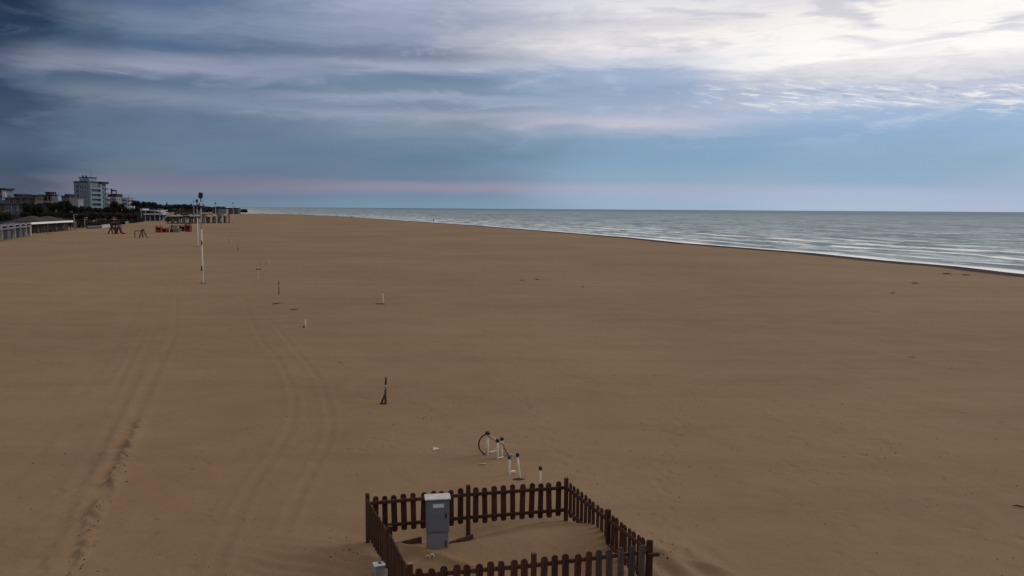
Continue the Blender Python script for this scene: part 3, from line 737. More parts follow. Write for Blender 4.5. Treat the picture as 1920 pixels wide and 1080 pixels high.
# ------------------------------------------------------------------ floodlight poles
def floodpole(px_b, py_b, px_t, py_t, label, r=.085, big=True):
    p = onsand(px_b, py_b); top = far(px_t, py_t, p.y); h = top.z - p.z; lx = top.x - p.x
    o = thing('floodlight_pole', p, label, 'floodlight pole', 'floodlight poles along the beach')
    L = lambda z: lx * z / h
    hl = h * .60
    MB().tube([(0, 0, -.4), (0, 0, 0), (L(hl), 0, hl)], [r, r, r * .75], 12).build('lower_shaft', M['pole'], o, True)
    MB().tube([(L(hl), 0, hl), (L(h * .97), 0, h * .97)], [r * .72, r * .45], 10).build('upper_shaft', M['pole'], o, True)
    MB().tube([(0, 0, 0), (0, 0, .03), (0, 0, .05)], [r * 3.2, r * 3.2, r * 1.2], 12).build('base_plate', M['drift'], o)
    if big:
        hd_ = MB().box((L(h), 0, h - .26), (.36, .24, .52), Matrix.Rotation(R(8), 3, 'Y'), bev=.05).build('lamp_head', M['black'], o)
        MB().box((L(h), -.135, h - .26), (.24, .02, .30), Matrix.Rotation(R(8), 3, 'Y'), bev=.01).build('lamp_glass', M['roof_dark'], hd_)
        MB().tube([(L(h), 0, h * .90), (L(h), 0, h - .5)], r * .55, 8).build('neck', M['black'], o)
        z = h * .845; MB().box((L(z) + .08, -.02, z), (.42, .22, .14), Matrix.Rotation(R(12), 3, 'Y'), bev=.02).build('lamp_head', M['black'], o)
        z = h * .30; MB().box((L(z) - .04, -r - .03, z * .55), (.12, .08, .45), bev=.02).build('control_box', M['drift'], o)
        z = h * .45; MB().box((L(z) + .03, -r - .02, z), (.10, .08, .40), bev=.02).build('control_box', M['drift'], o)
    else:
        MB().box((L(h), 0, h - .25), (.36, .25, .55), bev=.06).build('lamp_head', M['black'], o)
        MB().tube([(L(h * .8), -.0, h * .80), (L(h * .95), 0, h * .95)], r * .85, 8).build('bracket', M['steel'], o)
        MB().box((L(h * .88) + .12, 0, h * .88), (.3, .2, .14), bev=.02).build('lamp_head', M['black'], o)
    return o
floodpole(380.5, 531, 376, 361, 'tall white floodlight pole with a big dark lamp, nearest of the poles')
floodpole(371.5, 462, 369, 374, 'second white floodlight pole just left behind the tallest one', .11, False)
for x, yt, D, lb in ((404, 380, 420, 'thin far floodlight pole right of the tallest pole'), (437, 379, 520, 'thinnest far pole at the right over the distant beach'), (363, 377, 480, 'faint far pole left of the two tall poles')):
    pt = far(x, yt, D); o = thing('floodlight_pole', (pt.x, D, 0), lb, 'floodlight pole', 'floodlight poles along the beach')
    MB().tube([(0, 0, -.3), (0, 0, pt.z)], [.16, .10], 6).build('shaft', M['pole'], o)
    MB().box((0, 0, pt.z - .4), (.55, .4, 1.0), bev=.1).build('lamp_head', M['steel'], o)
    MB().box((0, 0, pt.z - 2.6), (.5, .3, .5), bev=.05).build('bracket', M['steel'], o)

# ================================================================== THE TOWN
def ratio(px): r_ = ray(px, 390); return r_.x / r_.y
WIN = {}
def win_meshes(w, h):
    k = (round(w, 2), round(h, 2))
    if k not in WIN:
        f = MB(); d = .09
        f.bb(-w/2 - d, -w/2, -.06, .02, -d, h + d); f.bb(w/2, w/2 + d, -.06, .02, -d, h + d); f.bb(-w/2, w/2, -.06, .02, h, h + d); f.bb(-w/2, w/2, -.10, .02, -d, 0)
        p = MB().bb(-w/2, w/2, -.03, .0, 0, h)
        WIN[k] = (f.mesh('window', M['trim']), p.mesh('pane', M['blueglass']))
    return WIN[k]
class Bld:
    """local origin at the ground under the corner between the front face and the side that faces the sea"""
    def __init__(s, px0, px1, px2, pyt, D, wall, label, name='building', cat='building', group=None, dep=None, ztop=None):
        s.X1 = ratio(px1) * D; s.D = D; s.W = s.X1 - ratio(px0) * D
        s.dep = dep if dep else max(4, s.X1 / ratio(px2) - D)
        s.H = ztop or far(px1, pyt, D).z
        s.o = thing(name, (s.X1, D, 0), label, cat, group)
        s.k = D / F_PX
        if wall: MB().bb(-s.W, 0, 0, s.dep, -.5, s.H).build('wall', M[wall], s.o)
    def z(s, py): return far(700, py, s.D).z
    def x(s, px): return ratio(px) * s.D - s.X1
    def y(s, px): return s.X1 / ratio(px) - s.D
    def win(s, x, z, w=1.0, h=1.4):
        f, p = win_meshes(w, h); o = link('window', f, s.o, (x, 0, z)); link('pane', p, o)
    def swin(s, y, z, w=1.0, h=1.4):
        f, p = win_meshes(w, h); o = link('window', f, s.o, (0, y, z), R(90)); link('pane', p, o)
    def slab(s, x0, x1, y0, y1, z0, z1, m, name='roof', par=None): return MB().bb(x0, x1, y0, y1, z0, z1).build(name, M[m], par or s.o)

# tower hotel
T = Bld(140, 166, 200, 342.5, 500, 'wall_blue', 'tallest building, bluish hotel tower with stacked balconies on its seaward side', 'hotel_tower', 'hotel')
fl = 2.75; nf = int(T.H / fl)
T.slab(-T.W - .1, .1, -.1, T.dep * .66, T.H + .002, T.H + .8, 'roof_dark')
T.slab(T.x(146), T.x(165), 3, 9, T.H + .803, T.H + 2.6, 'wall_bluel', 'plant_room')
T.slab(-1, .3, T.y(168), T.y(182), T.H + .803, T.H + 2.9, 'wall_bluel', 'plant_room')
pr = T.slab(T.x(145), .6, 2.6, T.y(183), T.H + 2.903, T.H + 3.4, 'roof_dark')
T.slab(-4.2, 1.6, T.y(188), T.dep + .4, T.H - .2, T.H + 1.1, 'roof_dark')
for x in (-4.5, -2.6): MB().tube([(x, 4, T.H + 3.4), (x, 4, T.H + 4.3)], .45, 8).build('vent', M['roof_dark'], T.o)
MB().tube([(-.6, 6, T.H + 3.4), (-.6, 6, T.H + 8)], .07, 5).build('antenna', M['steel'], T.o)
for k in range(nf - 1, max(0, nf - 8), -1):
    z = (k) * fl + .9
    T.win(T.x(147), z, 1.5, 1.9)
    for px in (152.5, 157, 161.5): T.win(T.x(px), z, .8, 1.2)
y0, y1 = T.y(168), T.y(187)
T.slab(0.0, 1.5, T.y(166.6), T.y(168.2), 0, T.H, 'wall_bluel', 'pier')
T.slab(.002, .9, T.y(187), T.y(190.5), 0, T.H - .25, 'wall_bluel', 'pier')
for k in range(nf - 1, max(0, nf - 8), -1):
    z = k * fl + .35
    b_ = T.slab(0, 1.55, y0 + .05, y1 - .05, z, z + .18, 'wall_bluel', 'balcony')
    T.slab(1.40, 1.55, y0 + .05, y1 - .05, z + .183, z + 1.15, 'wall_bluel', 'parapet', b_)
    for j in range(3):
        T.swin(y0 + (y1 - y0) * (j + .5) / 3, z + .25, 2.2, 1.9)
    T.swin((T.y(191) + T.y(197)) / 2, z + .2, 2.4, 2.0)
    pts = [(1.9 * math.sin(a), T.y(197.4) + 1.9 - 1.9 * math.cos(a)) for a in [math.pi * q / 8 for q in range(9)]]
    mb = MB(); n = len(pts); mb.addmesh([(x, y, z) for x, y in pts] + [(x, y, z + 1.0) for x, y in pts], [tuple(range(n)), tuple(range(n, 2 * n))] + [(i, (i + 1) % n, (i + 1) % n + n, i + n) for i in range(n)])
    mb.build('curved_balcony', M['trim'], T.o)

# two white blocks right of the tower
B = Bld(199.5, 218, 231, 369, 620, 'wall_white', 'white apartment block with dark penthouse right of the hotel tower', 'apartment_block')
B.slab(B.x(201), .3, 1, B.y(230), B.H + .002, B.H + 2.0, 'roof_dark', 'penthouse')
B.slab(B.x(200.5), .8, .2, B.y(231), B.H + 2.003, B.H + 2.35, 'trim')
B.slab(B.x(204), B.x(206), 4, 5, B.H + 2.353, B.H + 6.0, 'roof_dark', 'chimney'); B.slab(B.x(206.01), B.x(213), 4, 5, B.H + 4.0, B.H + 5.0, 'roof_dark', 'duct'); B.slab(B.x(213.01), B.x(214), 4, 5, B.H + 2.353, B.H + 5.0, 'roof_dark', 'chimney')
for k in range(3):
    z = B.H - 2.6 - 2.8 * k
    for px in (203, 207.5, 212, 216): B.win(B.x(px), z, 1.1, 1.4)
    B.slab(B.x(200.5), -.3, -1.0, -.002, z - .45, z - .3, 'trim', 'balcony')
    for px in (220, 224, 228): B.swin(B.y(px), z, 1.6, 1.5)
B = Bld(229, 243, 253, 371.5, 600, 'wall_bright', 'bright white apartment block with dark balconies at the right end of the town', 'apartment_block')
B.slab(-B.W - .2, .5, -.5, B.dep + .3, B.H + .002, B.H + .4, 'trim')
for k in range(4):
    z = B.H - 2.7 - 2.7 * k
    for px in (231.5, 235.5): B.win(B.x(px), z, 1.6, 1.7)
    b_ = B.slab(-B.W, B.x(238.5), -1.2, -.002, z - .45, z - .28, 'trim', 'balcony'); B.slab(-B.W, B.x(238.5), -1.2, -1.1, z - .277, z + .5, 'trim', 'parapet', b_)
    B.win(B.x(241), z, .9, 1.2)
    for px in (245, 248.5): B.swin(B.y(px), z, 3.6, 1.7)
MB().tube([(B.x(239), 3, B.H), (B.x(239), 3, B.H + 2.2)], .2, 5).build('antenna', M['steel'], B.o)

# pale block between the ochre house and the tower
B = Bld(135.5, 147, 157, 374, 430, 'wall_white', 'plain pale block half hidden by dark trees left of the hotel tower', 'apartment_block')
B.slab(-B.W - .2, .2, -.2, B.dep + .2, B.H + .002, B.H + .25, 'trim'); 
for px in (138, 142): B.win(B.x(px), B.H - 4.8, 1.0, 1.2)
B = Bld(116, 130, 140, 369, 460, 'wall_grey', 'grey block with a dark stepped roof between the ochre house and the pale block', 'apartment_block')
B.slab(-B.W - .3, .3, -.3, B.dep + .2, B.H + .002, B.H + .6, 'roof_dark'); B.slab(B.x(120), B.x(129), 1, 7, B.H + .603, B.H + 1.5, 'roof_dark', 'penthouse')
for px in (119, 123, 127): B.win(B.x(px), B.H - 2.4, 1.1, 1.3)

# ochre and terracotta house
B = Bld(28, 70, 79, 367.5, 300, None, 'long terracotta and ochre apartment house with flat roofs behind the dark trees', 'apartment_house')
e1, e2 = B.z(376), B.z(387)
B.slab(-B.W, 0, 0, B.dep, e1 + .33, B.H, 'wall_red', 'upper_wall')
B.slab(-B.W - .2, .3, -.3, B.dep + .2, B.H + .002, B.H + .35, 'roof_dark')
B.slab(B.x(24), B.x(43), 1, 6, B.H + .353, B.H + .75, 'roof_dark', 'roof_step')
B.slab(B.x(12), .4, -2.0, B.dep, e1, e1 + .3, 'wall_cream', 'eave')
B.slab(B.x(14), 0, -1.2, B.dep, e2 + .33, e1 - .003, 'wall_cream', 'middle_wall')
B.slab(B.x(-8), B.x(46), -3.2, B.dep, e2, e2 + .3, 'wall_grey', 'eave')
B.slab(B.x(-8), B.x(45), -2.4, B.dep, -.5, e2 - .003, 'wall_cream', 'lower_wall')
for px in (35, 40, 45, 50, 55, 60): 
    f, p = win_meshes(.5, .7); o = link('window', f, B.o, (B.x(px), 0, e1 + .55)); link('pane', p, o)
for px in (20, 32, 44, 56): f, p = win_meshes(.7, 1.2); o = link('window', f, B.o, (B.x(px), -1.2, e2 + .55)); link('pane', p, o)
for k in range(2):
    for px in (21, 24.5, 36): f, p = win_meshes(.8 if px < 30 else .9, 1.8); o = link('window', f, B.o, (B.x(px), -2.4, e2 - 2.2 - 2.55 * k)); link('pane', p, o)
    B.slab(B.x(17.5), B.x(27), -3.4, -2.403, e2 - 2.55 - 2.55 * k, e2 - 2.35 - 2.55 * k, 'trim', 'balcony')
for px in (30, 41.5): B.slab(B.x(px) - .2, B.x(px) + .2, -2.55, -2.403, 0, e2 - .003, 'wall_white', 'pilaster')
B = Bld(78, 98, 109, 366.5, 310, 'wall_cream', 'cream apartment house with a small roof turret, right of the terracotta house', 'apartment_house')
B.slab(-B.W - .9, .4, -.6, B.dep + .5, B.H + .002, B.H + .35, 'roof_dark')
B.slab(B.x(84), B.x(92), 1, 4, B.H + .353, B.H + .95, 'wall_cream', 'turret'); B.slab(B.x(83), B.x(94.5), .6, 4.4, B.H + .953, B.H + 1.3, 'roof_dark')
MB().tube([(-.2, 3, B.H + .35), (-.2, 3, B.H + 1.0), (-.2, 3, B.H + 1.3)], [.25, .2, .35], 8).build('chimney', M['roof_dark'], B.o)
B.win(B.x(84), B.H - 1.9, 2.2, 1.4); B.win(B.x(93.5), B.H - 1.9, .9, 1.5); B.win(B.x(88.5), B.H - 4.5, 1.2, 1.4)
B.slab(B.x(78), 0, -1.0, -.003, B.H - 2.5, B.H - 2.25, 'trim', 'balcony')
B.swin(B.dep * .35, B.H - 1.9, 2.0, 1.4); B.swin(B.dep * .75, B.H - 1.9, 2.0, 1.4)
B = Bld(-14, 14, 22, 356.5, 330, 'wall_blue', 'blue grey house with a flat dark roof and one pale column at the left edge', 'apartment_house')
B.slab(-B.W - .5, .6, -1.2, B.dep + .4, B.H + .002, B.H + .7, 'roof_dark')
B.slab(B.x(7.5), B.x(13.5), -.9, -.003, B.z(379.5), B.z(359.5), 'wall_bright', 'column'); B.slab(B.x(5), .3, -1.1, -.003, B.z(359.4), B.z(356.7), 'trim', 'cornice')
for k in range(3):
    B.win(B.x(3), B.H - 3.2 - 2.9 * k, 1.1, 1.6); B.swin(B.dep * .4, B.H - 3.2 - 2.9 * k, 2.0, 1.5)
    B.slab(.003, 1.0, .2, B.dep - .2, B.H - 3.7 - 2.9 * k, B.H - 3.5 - 2.9 * k, 'trim', 'balcony')

# white beach building with terrace
B = Bld(266, 303, 312, 393.8, 415, None, 'low modern white beach building with deep flat roofs and an outside stair', 'beach_building')
zr, zf = B.H, B.z(405.5)
B.slab(-B.W - .2, .5, -1.6, B.dep + .5, zr - .45, zr, 'wall_bright'); B.slab(-B.W - .1, B.x(270), -1.5, B.dep, zr + .003, zr + .6, 'wall_bright', 'parapet')
B.slab(-B.W + .5, -.6, 1.2, B.dep, zf + .3, zr - .453, 'wall_bright', 'upper_wall')
B.slab(B.x(272), 1.4, -2.2, B.dep + 1, zf, zf + .28, 'wall_bright', 'terrace')
B.slab(B.x(272), 1.4, -2.2, -2.1, zf + .283, zf + .75, 'wall_bright', 'parapet')
B.slab(B.x(266), 0, .5, B.dep, -.5, zf - .003, 'wall_grey', 'lower_wall')
for px, w in ((270, 1.2), (278, 2.6), (287.5, 2.2), (296, 2.2)):
    f, p = win_meshes(w, (zr - zf) * .55); o = link('window', f, B.o, (B.x(px), 1.2, zf + .45)); link('pane', p, o)
for px in (275, 284, 293): 
    f, p = win_meshes(1.7, 1.3); o = link('window', f, B.o, (B.x(px), .5, .35)); link('pane', p, o)
for px in (266.6, 274.5, 283, 292, 301): B.slab(B.x(px) - .15, B.x(px) + .15, -1.4, -1.1, -.3, zr - .453 if px in (266.6, 274.5, 292) else zf - .003, 'wall_bright', 'pillar')
mb = MB(); xa = B.x(303); mb.addmesh([(xa + .2, -1.6, 0), (xa + .9, -1.6, 0), (xa + 4.0, -1.6, zf + .2), (xa + 3.4, -1.6, zf + .2), (xa + .2, -.4, 0), (xa + .9, -.4, 0), (xa + 4.0, -.4, zf + .2), (xa + 3.4, -.4, zf + .2)],
    [(0, 1, 2, 3), (4, 5, 6, 7), (0, 1, 5, 4), (1, 2, 6, 5), (2, 3, 7, 6), (3, 0, 4, 7)]); mb.build('stair', M['wall_bright'], B.o)
mb = MB(); mb.addmesh([(xa - 2, -1.7, zr - .4), (xa + 1.5, -1.7, zr - .9), (xa + 3.6, -1.0, zr - 1.5), (xa - 1, -1.0, zr - 1.1), (xa - 2, -1.5, zr - .2), (xa + 1.5, -1.5, zr - .7), (xa + 3.6, -.8, zr - 1.3), (xa - 1, -.8, zr - .9)],
    [(0, 1, 2, 3), (4, 5, 6, 7), (0, 1, 5, 4), (1, 2, 6, 5), (2, 3, 7, 6), (3, 0, 4, 7)]); mb.build('awning', M['awning'], B.o)

# long low pavilion with a white fascia
a, c_ = at(59, 438.5), at(137, 431.5)
v = c_ - a; L = v.length; ang = math.atan2(v.y, v.x)
pv = thing('beach_pavilion', a, 'long low pavilion with bright white fascia and dark hipped roof', 'pavilion', None, ang)
zf = far(60, 421, a.y).z; zf = 2.35
MB().bb(0, L, -.12, .0, zf, zf + .48).build('fascia', M['awning'], pv)
MB().bb(0, L, .003, 9, zf + .1, zf + .40).build('roof_slab', M['roof_dark'], pv)
def hip(x0, x1, y0, y1, z0, z1, ins):
    return MB().addmesh([(x0, y0, z0), (x1, y0, z0), (x1, y1, z0), (x0, y1, z0), (x0 + ins, (y0 + y1) / 2, z1), (x1 - ins, (y0 + y1) / 2, z1)], [(0, 1, 5, 4), (1, 2, 5), (2, 3, 4, 5), (3, 0, 4), (0, 1, 2, 3)])
hip(L * .26, L * .60, .4, 8.6, zf + .52, zf + 1.9, 4).build('roof', M['roof_tile'], pv)
hip(L * .60 + .01, L * .97, .4, 8.6, zf + .52, zf + 1.7, 4).build('roof', M['roof_tile'], pv)
MB().bb(.4, L - .4, 1.6, 8.8, -.3, zf + .09).build('wall', M['hutdark'], pv)  # dark front set forward to stand in for the shade under the roof
for k in range(12):
    x = L * (k + .5) / 12; MB().bb(x - .07, x + .07, .1, .24, -.3, zf + .09).build('post', M['hutbeige' if k in (4, 9) else 'hutdark'], pv)
for k in range(6):
    x = L * (k + .7) / 6.4; link('window', win_meshes(1.4, 1.1)[0], pv, (x, 1.6, .8)); 
# pergola right of it
a = at(139.5, 431); pg = thing('pergola', a, 'small pale pergola frame at the right end of the long pavilion', 'pergola', None, ang)
W_ = 13 * a.y / F_PX
for x in (0, W_ / 2, W_): 
    for y in (0, 2.4): MB().bb(x - .09, x + .09, y - .09, y + .09, -.2, 2.1).build('post', M['hutbeige'], pg)
MB().bb(-.2, W_ + .2, -.1, 2.5, 2.103, 2.24).build('beam', M['hutbeige'], pg)

# row of barrel roofed beach cabins at the left edge
A_, B_ = at(-14, 453.5), at(57, 441.5); v = B_ - A_; L = v.length; ang = math.atan2(v.y, v.x); u_ = v.normalized(); N = 6; w = L / N
def cabin(label, k):
    o = thing('beach_cabin', A_ + u_ * (w * k), label, 'beach cabin', 'barrel roofed beach cabins in a row', ang)
    prof = [(w * .04, 0)] + [(w / 2 - w * .46 * math.cos(math.pi * q / 10), .42 * math.sin(math.pi * q / 10)) for q in range(11)] + [(w * .96, 0)]
    prof = [(w / 2 - w * .46 * math.cos(math.pi * q / 10), .55 * math.sin(math.pi * q / 10)) for q in range(11)]
    prof += [(w / 2 + w * .42 * math.cos(math.pi * q / 10), .40 * math.sin(math.pi * q / 10)) for q in range(11)]
    MB().prism(prof, -.24, 3.4, None, (0, 0, 2.45)).build('roof', M['hutblue'], o); MB().prism(prof, -.30, -.243, None, (0, 0, 2.45)).build('gable_trim', M['trim'], o)
    MB().bb(.0, w, -.28, -.12, 2.16, 2.38).build('beam', M['hutbeige'], o)
    MB().bb(.05, w - .05, .6, 3.2, -.3, 2.44).build('wall', M[['hutblue', 'hutbeige'][k % 2]], o)
    d_ = MB().bb(w * .12, w * .40, .52, .597, .1, 1.9).build('door', M['hutdark'], o); MB().bb(w * .36, w * .38, .47, .515, .95, 1.1).build('handle', M['steel'], d_)
    f = link('window', win_meshes(w * .24, .8)[0], o, (w * .68, .6, .95)); link('pane', win_meshes(w * .24, .8)[1], f)
    MB().bb(w * .02, w * .07, -.26, -.14, -.3, 2.10).build('post', M['hutbeige'], o)
    MB().bb(w * .52, w * .56, -.26, -.14, -.3, 2.10).build('post', M['hutblue'], o)
    return o
for k, lb in enumerate(['leftmost barrel roofed beach cabin, cut by the photo edge', 'second barrel roofed beach cabin from the left edge', 'third barrel roofed beach cabin from the left edge', 'fourth barrel roofed beach cabin from the left edge',
                        'second last barrel roofed beach cabin, next to the end one', 'last barrel roofed beach cabin beside the white end post']): cabin(lb, k)
o = MB().bb(-.15, .15, -.15, .15, -.3, 3.0, .02).build('end_post', M['white']); o.location = B_ + u_ * .3; tag(o, 'bright white post at the right end of the beach cabin row', 'post')

# open wooden cabins far down the beach
A_, B_ = at(322, 419.5), at(432, 418.0); v = B_ - A_; L = v.length; ang = math.atan2(v.y, v.x); u_ = v.normalized(); N = 10
order = ['leftmost', 'second', 'third', 'fourth', 'fifth', 'sixth', 'seventh', 'eighth', 'second last', 'rightmost']
rr = random.Random(11)
for k in range(N):
    w = L / N * (.82 if k % 2 else .92); h = 2.9 + rr.uniform(-.35, .35); 
    o = thing('wooden_cabin', A_ + u_ * (L * k / N), '%s of the wooden cabins in the far row behind the floodlight poles' % order[k] if 0 < k < 9 else '%s wooden cabin of the far row behind the floodlight poles' % order[k], 'wooden cabin', 'wooden cabins in the far row', ang)
    MB().bb(-.15, w + .15, -.2, 2.9, h, h + .16).build('roof', M['hutbeige'], o)
    if k % 3 != 2: hip(-.1, w + .1, -.1, 2.8, h + .17, h + .85, .8).build('upper_roof', M['hutbeige'], o)
    for x in (.12, w - .12):
        for y in (0, 2.6): MB().bb(x - .22, x + .22, y - .1, y + .1, -.3, h - .003).build('post', M['hutdark'], o)
    if k != 3: MB().bb(w * .2, w * .8, 1.2, 1.35, .35, h - .5).build('panel', M['wall_bright' if k % 3 else 'hutbeige'], o)
    MB().bb(0.3, w - .3, .2, 2.4, -.3, .22).build('floor', M['hutdark'], o)
    if k in (5, 7, 8): MB().bb(w * .42, w * .58, -.5, -.3, -.3, 1.5).build('screen', M['trim'], o)

# low terrace building behind those cabins
B = Bld(326, 372, 378, 395.5, 540, 'wall_grey', 'low grey terrace building with a row of small pale openings behind the wooden cabins', 'beach_building')
B.slab(-B.W - .3, .3, -.6, B.dep, B.H + .002, B.H + .3, 'roof_dark')
for k in range(8): B.win(-B.W + B.W * (k + .6) / 8.2, B.H - 2.6, .9, 1.3)
B.slab(-B.W, 0, -1.5, -.003, B.H - 3.3, B.H - 3.05, 'trim', 'balcony')
# faint pale buildings at the far end of the shore
for i, (x0, x1, yt, m_, lb) in enumerate(((398, 410, 391.0, 'wall_grey', 'left of the tiny pale buildings at the far end of the shore'), (413, 424, 391.5, 'wall_white', 'middle tiny pale building at the far end of the shore'),
                                 (428, 446, 390.6, 'wall_grey', 'widest tiny pale building, rightmost at the far end of the shore'))):
    B = Bld(x0, x1, x1 + 1, yt, 880 - 20 * i, m_, lb, 'beach_building', 'building', 'tiny pale buildings at the far end of the shore', dep=8)
    B.slab(-B.W - .3, .3, -.5, 8.2, B.H + .002, B.H + .35, 'roof_dark')
    for k in range(3): B.win(-B.W * (k + .5) / 3, 1.2, B.W / 7, 1.3)

# ------------------------------------------------------------------ playground
def frame_at(px, py, label, name, cat, rz=0, group=None):
    p = onsand(px, py); return thing(name, p, label, cat, group, rz), p.y / F_PX
o, k = frame_at(220, 438.5, 'maroon climbing frame of leaning posts with a red slide', 'climbing_frame', 'climbing frame')
def X(px): return (px - 220) * k
def Zp(py): return (438.5 - py) * k
for xa, ya, za, xb, yb, zb in ((205, -.8, 438.5, 213, .0, 420), (214, -.9, 438.5, 208, .3, 417), (216, .8, 438.5, 224, .0, 416), (222, -.8, 438.5, 215, 0, 414), (219, .6, 438.5, 210, 0, 424), (224, .9, 437, 219, .2, 414), (227, -.5, 430, 219, .1, 418), (213, .9, 438.5, 217, 0, 418)):
    MB().tube([(X(xa), ya, Zp(za)), (X(xb), yb, Zp(zb))], .17, 7).build('post', M['maroon'], o)
MB().bb(X(209), X(228), -.7, .7, Zp(428), Zp(427)).build('platform', M['maroon'], o)
hip(X(210), X(222), -.6, .6, Zp(418.5), Zp(413), .9).build('roof', M['maroon'], o)
hip(X(222), X(232), -.8, .8, Zp(425), Zp(421), .5).build('roof', M['hutblue'], o)
MB().tube([(X(225.5), -.2, Zp(427)), (X(227.5), -.3, Zp(431)), (X(230), -.4, Zp(435.5)), (X(233), -.5, Zp(437.2)), (X(236.5), -.6, Zp(437.8))], [.22, .26, .26, .22, .2], 8).build('slide', M['orange'], o, True)
o, k = frame_at(265, 446, 'brown wooden swing frame with one tall end', 'swing_frame', 'swing frame')
def X(px): return (px - 265) * k
def Zp(py): return (446 - py) * k
MB().tube([(X(251.3), .5, -.2), (X(251.3), .5, Zp(433.5))], .11, 6).build('post', M['rust'], o)
MB().tube([(X(250.6), .5, Zp(433.2)), (X(266), 0, Zp(432.8))], .10, 6).build('beam', M['rust'], o)
for xb, yb in ((261, -.3), (266.3, .5), (278.5, -.2)): MB().tube([(X(xb), yb, -.2), (X(267 if xb < 270 else 268.5), 0, Zp(430.5))], .12, 6).build('leg', M['rust'], o)
MB().tube([(X(263.5), -.2, Zp(441)), (X(274.5), -.1, Zp(440)), ], .07, 6).build('cross_bar', M['rust'], o)
MB().bb(X(266), X(271), -.15, .15, Zp(431.2), Zp(429.6)).build('top_cap', M['rust'], o)
def playhouse(px0, px1, pyt, pyb, label, m_, name='play_box', holes=True, rail=False):
    o, k = frame_at(px0, pyb, label, name, 'play structure'); w = (px1 - px0) * k; h = (pyb - pyt) * k; t_ = .12
    MB().bb(0, w, -.06, .06, 0, h * .45).build('front_panel', M[m_], o); MB().bb(0, w, 1.4, 1.5, 0, h * .8).build('back_panel', M[m_], o)
    for x in (.08, w - .08): MB().bb(x - .1, x + .1, -.08, .08, h * .452, h).build('post', M[m_], o)
    MB().bb(-.05, w + .05, -.15, 1.6, h + .002, h + .12).build('roof', M[m_], o)
    for x in (.03, w - .12): MB().bb(x, x + .09, .065, 1.395, 0, h * .9).build('side_panel', M[m_], o)
    if rail:
        for q in range(4): MB().bb(w * (q + .6) / 4.4, w * (q + .6) / 4.4 + .07, -.05, .05, h * .453, h - .003).build('bar', M[m_], o)
    return o, k
playhouse(292, 301.5, 424.5, 436, 'taller red play box left of the lower red one', 'orange')
playhouse(302, 312.5, 428, 435.7, 'lower red play box with bars joined right of the taller one', 'orange', rail=True)
playhouse(347.5, 356, 420.5, 434.5, 'dark red play tower with bars, rightmost of the play structures', 'red', 'play_tower', rail=True)
playhouse(336.5, 346, 423, 433.5, 'maroon and pale play stall between the pale rocker and the dark red tower', 'maroon', 'play_stall')
o, k = frame_at(328, 435.5, 'pale greenish play ship with a dark mast and slanting ladder', 'play_ship', 'play structure')
MB().addmesh([(-1.2, -.4, .0), (1.2, -.4, 0), (1.6, -.6, 1.0), (-1.1, -.6, 1.0), (-1.2, .6, 0), (1.2, .6, 0), (1.6, .8, 1.0), (-1.1, .8, 1.0)], [(0, 1, 2, 3), (4, 5, 6, 7), (0, 1, 5, 4), (1, 2, 6, 5), (2, 3, 7, 6), (3, 0, 4, 7)]).build('hull', M['hutbeige'], o)
MB().bb(-1.0, -.75, -.2, 0, 1.0, 2.0).build('mast', M['hutdark'], o); MB().bb(-.7, .9, -.05, .1, 1.05, 1.9).build('sail', M['hutbeige'], o)
MB().tube([(-1.9, -.4, .9), (-1.1, -.3, 1.6)], .06, 6).build('ladder', M['orange'], o); MB().bb(-1.0, -.4, -.7, -.605, .1, .7).build('hatch', M['hutdark'], o)

# low walls, hedges and lamps by the promenade
def lowwall(x0, y0, x1, y1, h, m_, label, name='low_wall', cat='wall'):
    a, b_ = at(x0, y0), at(x1, y1); v = b_ - a
    o = thing(name, a, label, cat, None, math.atan2(v.y, v.x)); MB().bb(0, v.length, 0, .35, -.3, h).build('wall', M[m_], o); MB().bb(-.05, v.length + .05, -.05, .40, h + .002, h + .10).build('coping', M['trim'], o)
lowwall(165, 429.5, 191, 428, .75, 'wall_grey', 'low grey wall at the foot of the brown bare trees')
lowwall(191.5, 427.5, 206, 425.5, .9, 'white_dirty', 'low pale wall left of the maroon climbing frame')
lowwall(236, 420.5, 254, 416, .9, 'hutbeige', 'low pale slanting wall between the climbing frame and the white beach building')
for px, pt, pb, D, lb in ((99, 402, 420, 250, 'pale street lamp with a short arm above the pavilion roof'), (122, 408, 420, 262, 'small pale lamp post near the right end of the pavilion')):
    tp = far(px, pt, D); o = thing('street_lamp', (tp.x, D + 12, 0), lb, 'street lamp'); tp = far(px, pt, D + 12)
    MB().tube([(0, 0, -.2), (0, 0, tp.z)], [.12, .07], 6).build('post', M['white_dirty'], o); MB().bb(0, .9, -.1, .1, tp.z, tp.z + .15).build('lamp_head', M['white_dirty'], o)
o = MB().tube([(0, 0, -.3), (0, 0, 4.2), (0, 0, 4.4)], [.35, .3, .1], 8).build('beacon_post', M['hutdark']); o.location = at(447, 400.3); tag(o, 'dark beacon post standing at the far end of the sand', 'post')
# benches and tables left near the pavilion
for px, py, lb in ((66, 437, 'low wooden bench left of the pavilion front'), (100, 434.5, 'small dark bench in front of the pavilion centre')):
    o, k = frame_at(px, py, lb, 'bench', 'bench'); MB().bb(-.9, .9, -.2, .25, .42, .50).build('seat', M['rope'], o)
    for x in (-.75, .75): MB().bb(x - .05, x + .05, -.18, .22, -.05, .418).build('leg', M['hutdark'], o)
    MB().bb(-.9, .9, .26, .31, .55, .85).build('backrest', M['rope'], o)
for px, pt, pb, lb in ((90, 431, 444, 'thin dark post on the sand in front of the pavilion'), (68, 452, 453.5, None)):
    if lb: p = onsand(px, pb - 4); o = MB().tube([(0, 0, -.2), (0, 0, 1.3), (0, 0, 1.45)], [.07, .06, .03], 6).build('sand_post', M['rust']); o.location = p; tag(o, lb, 'post')

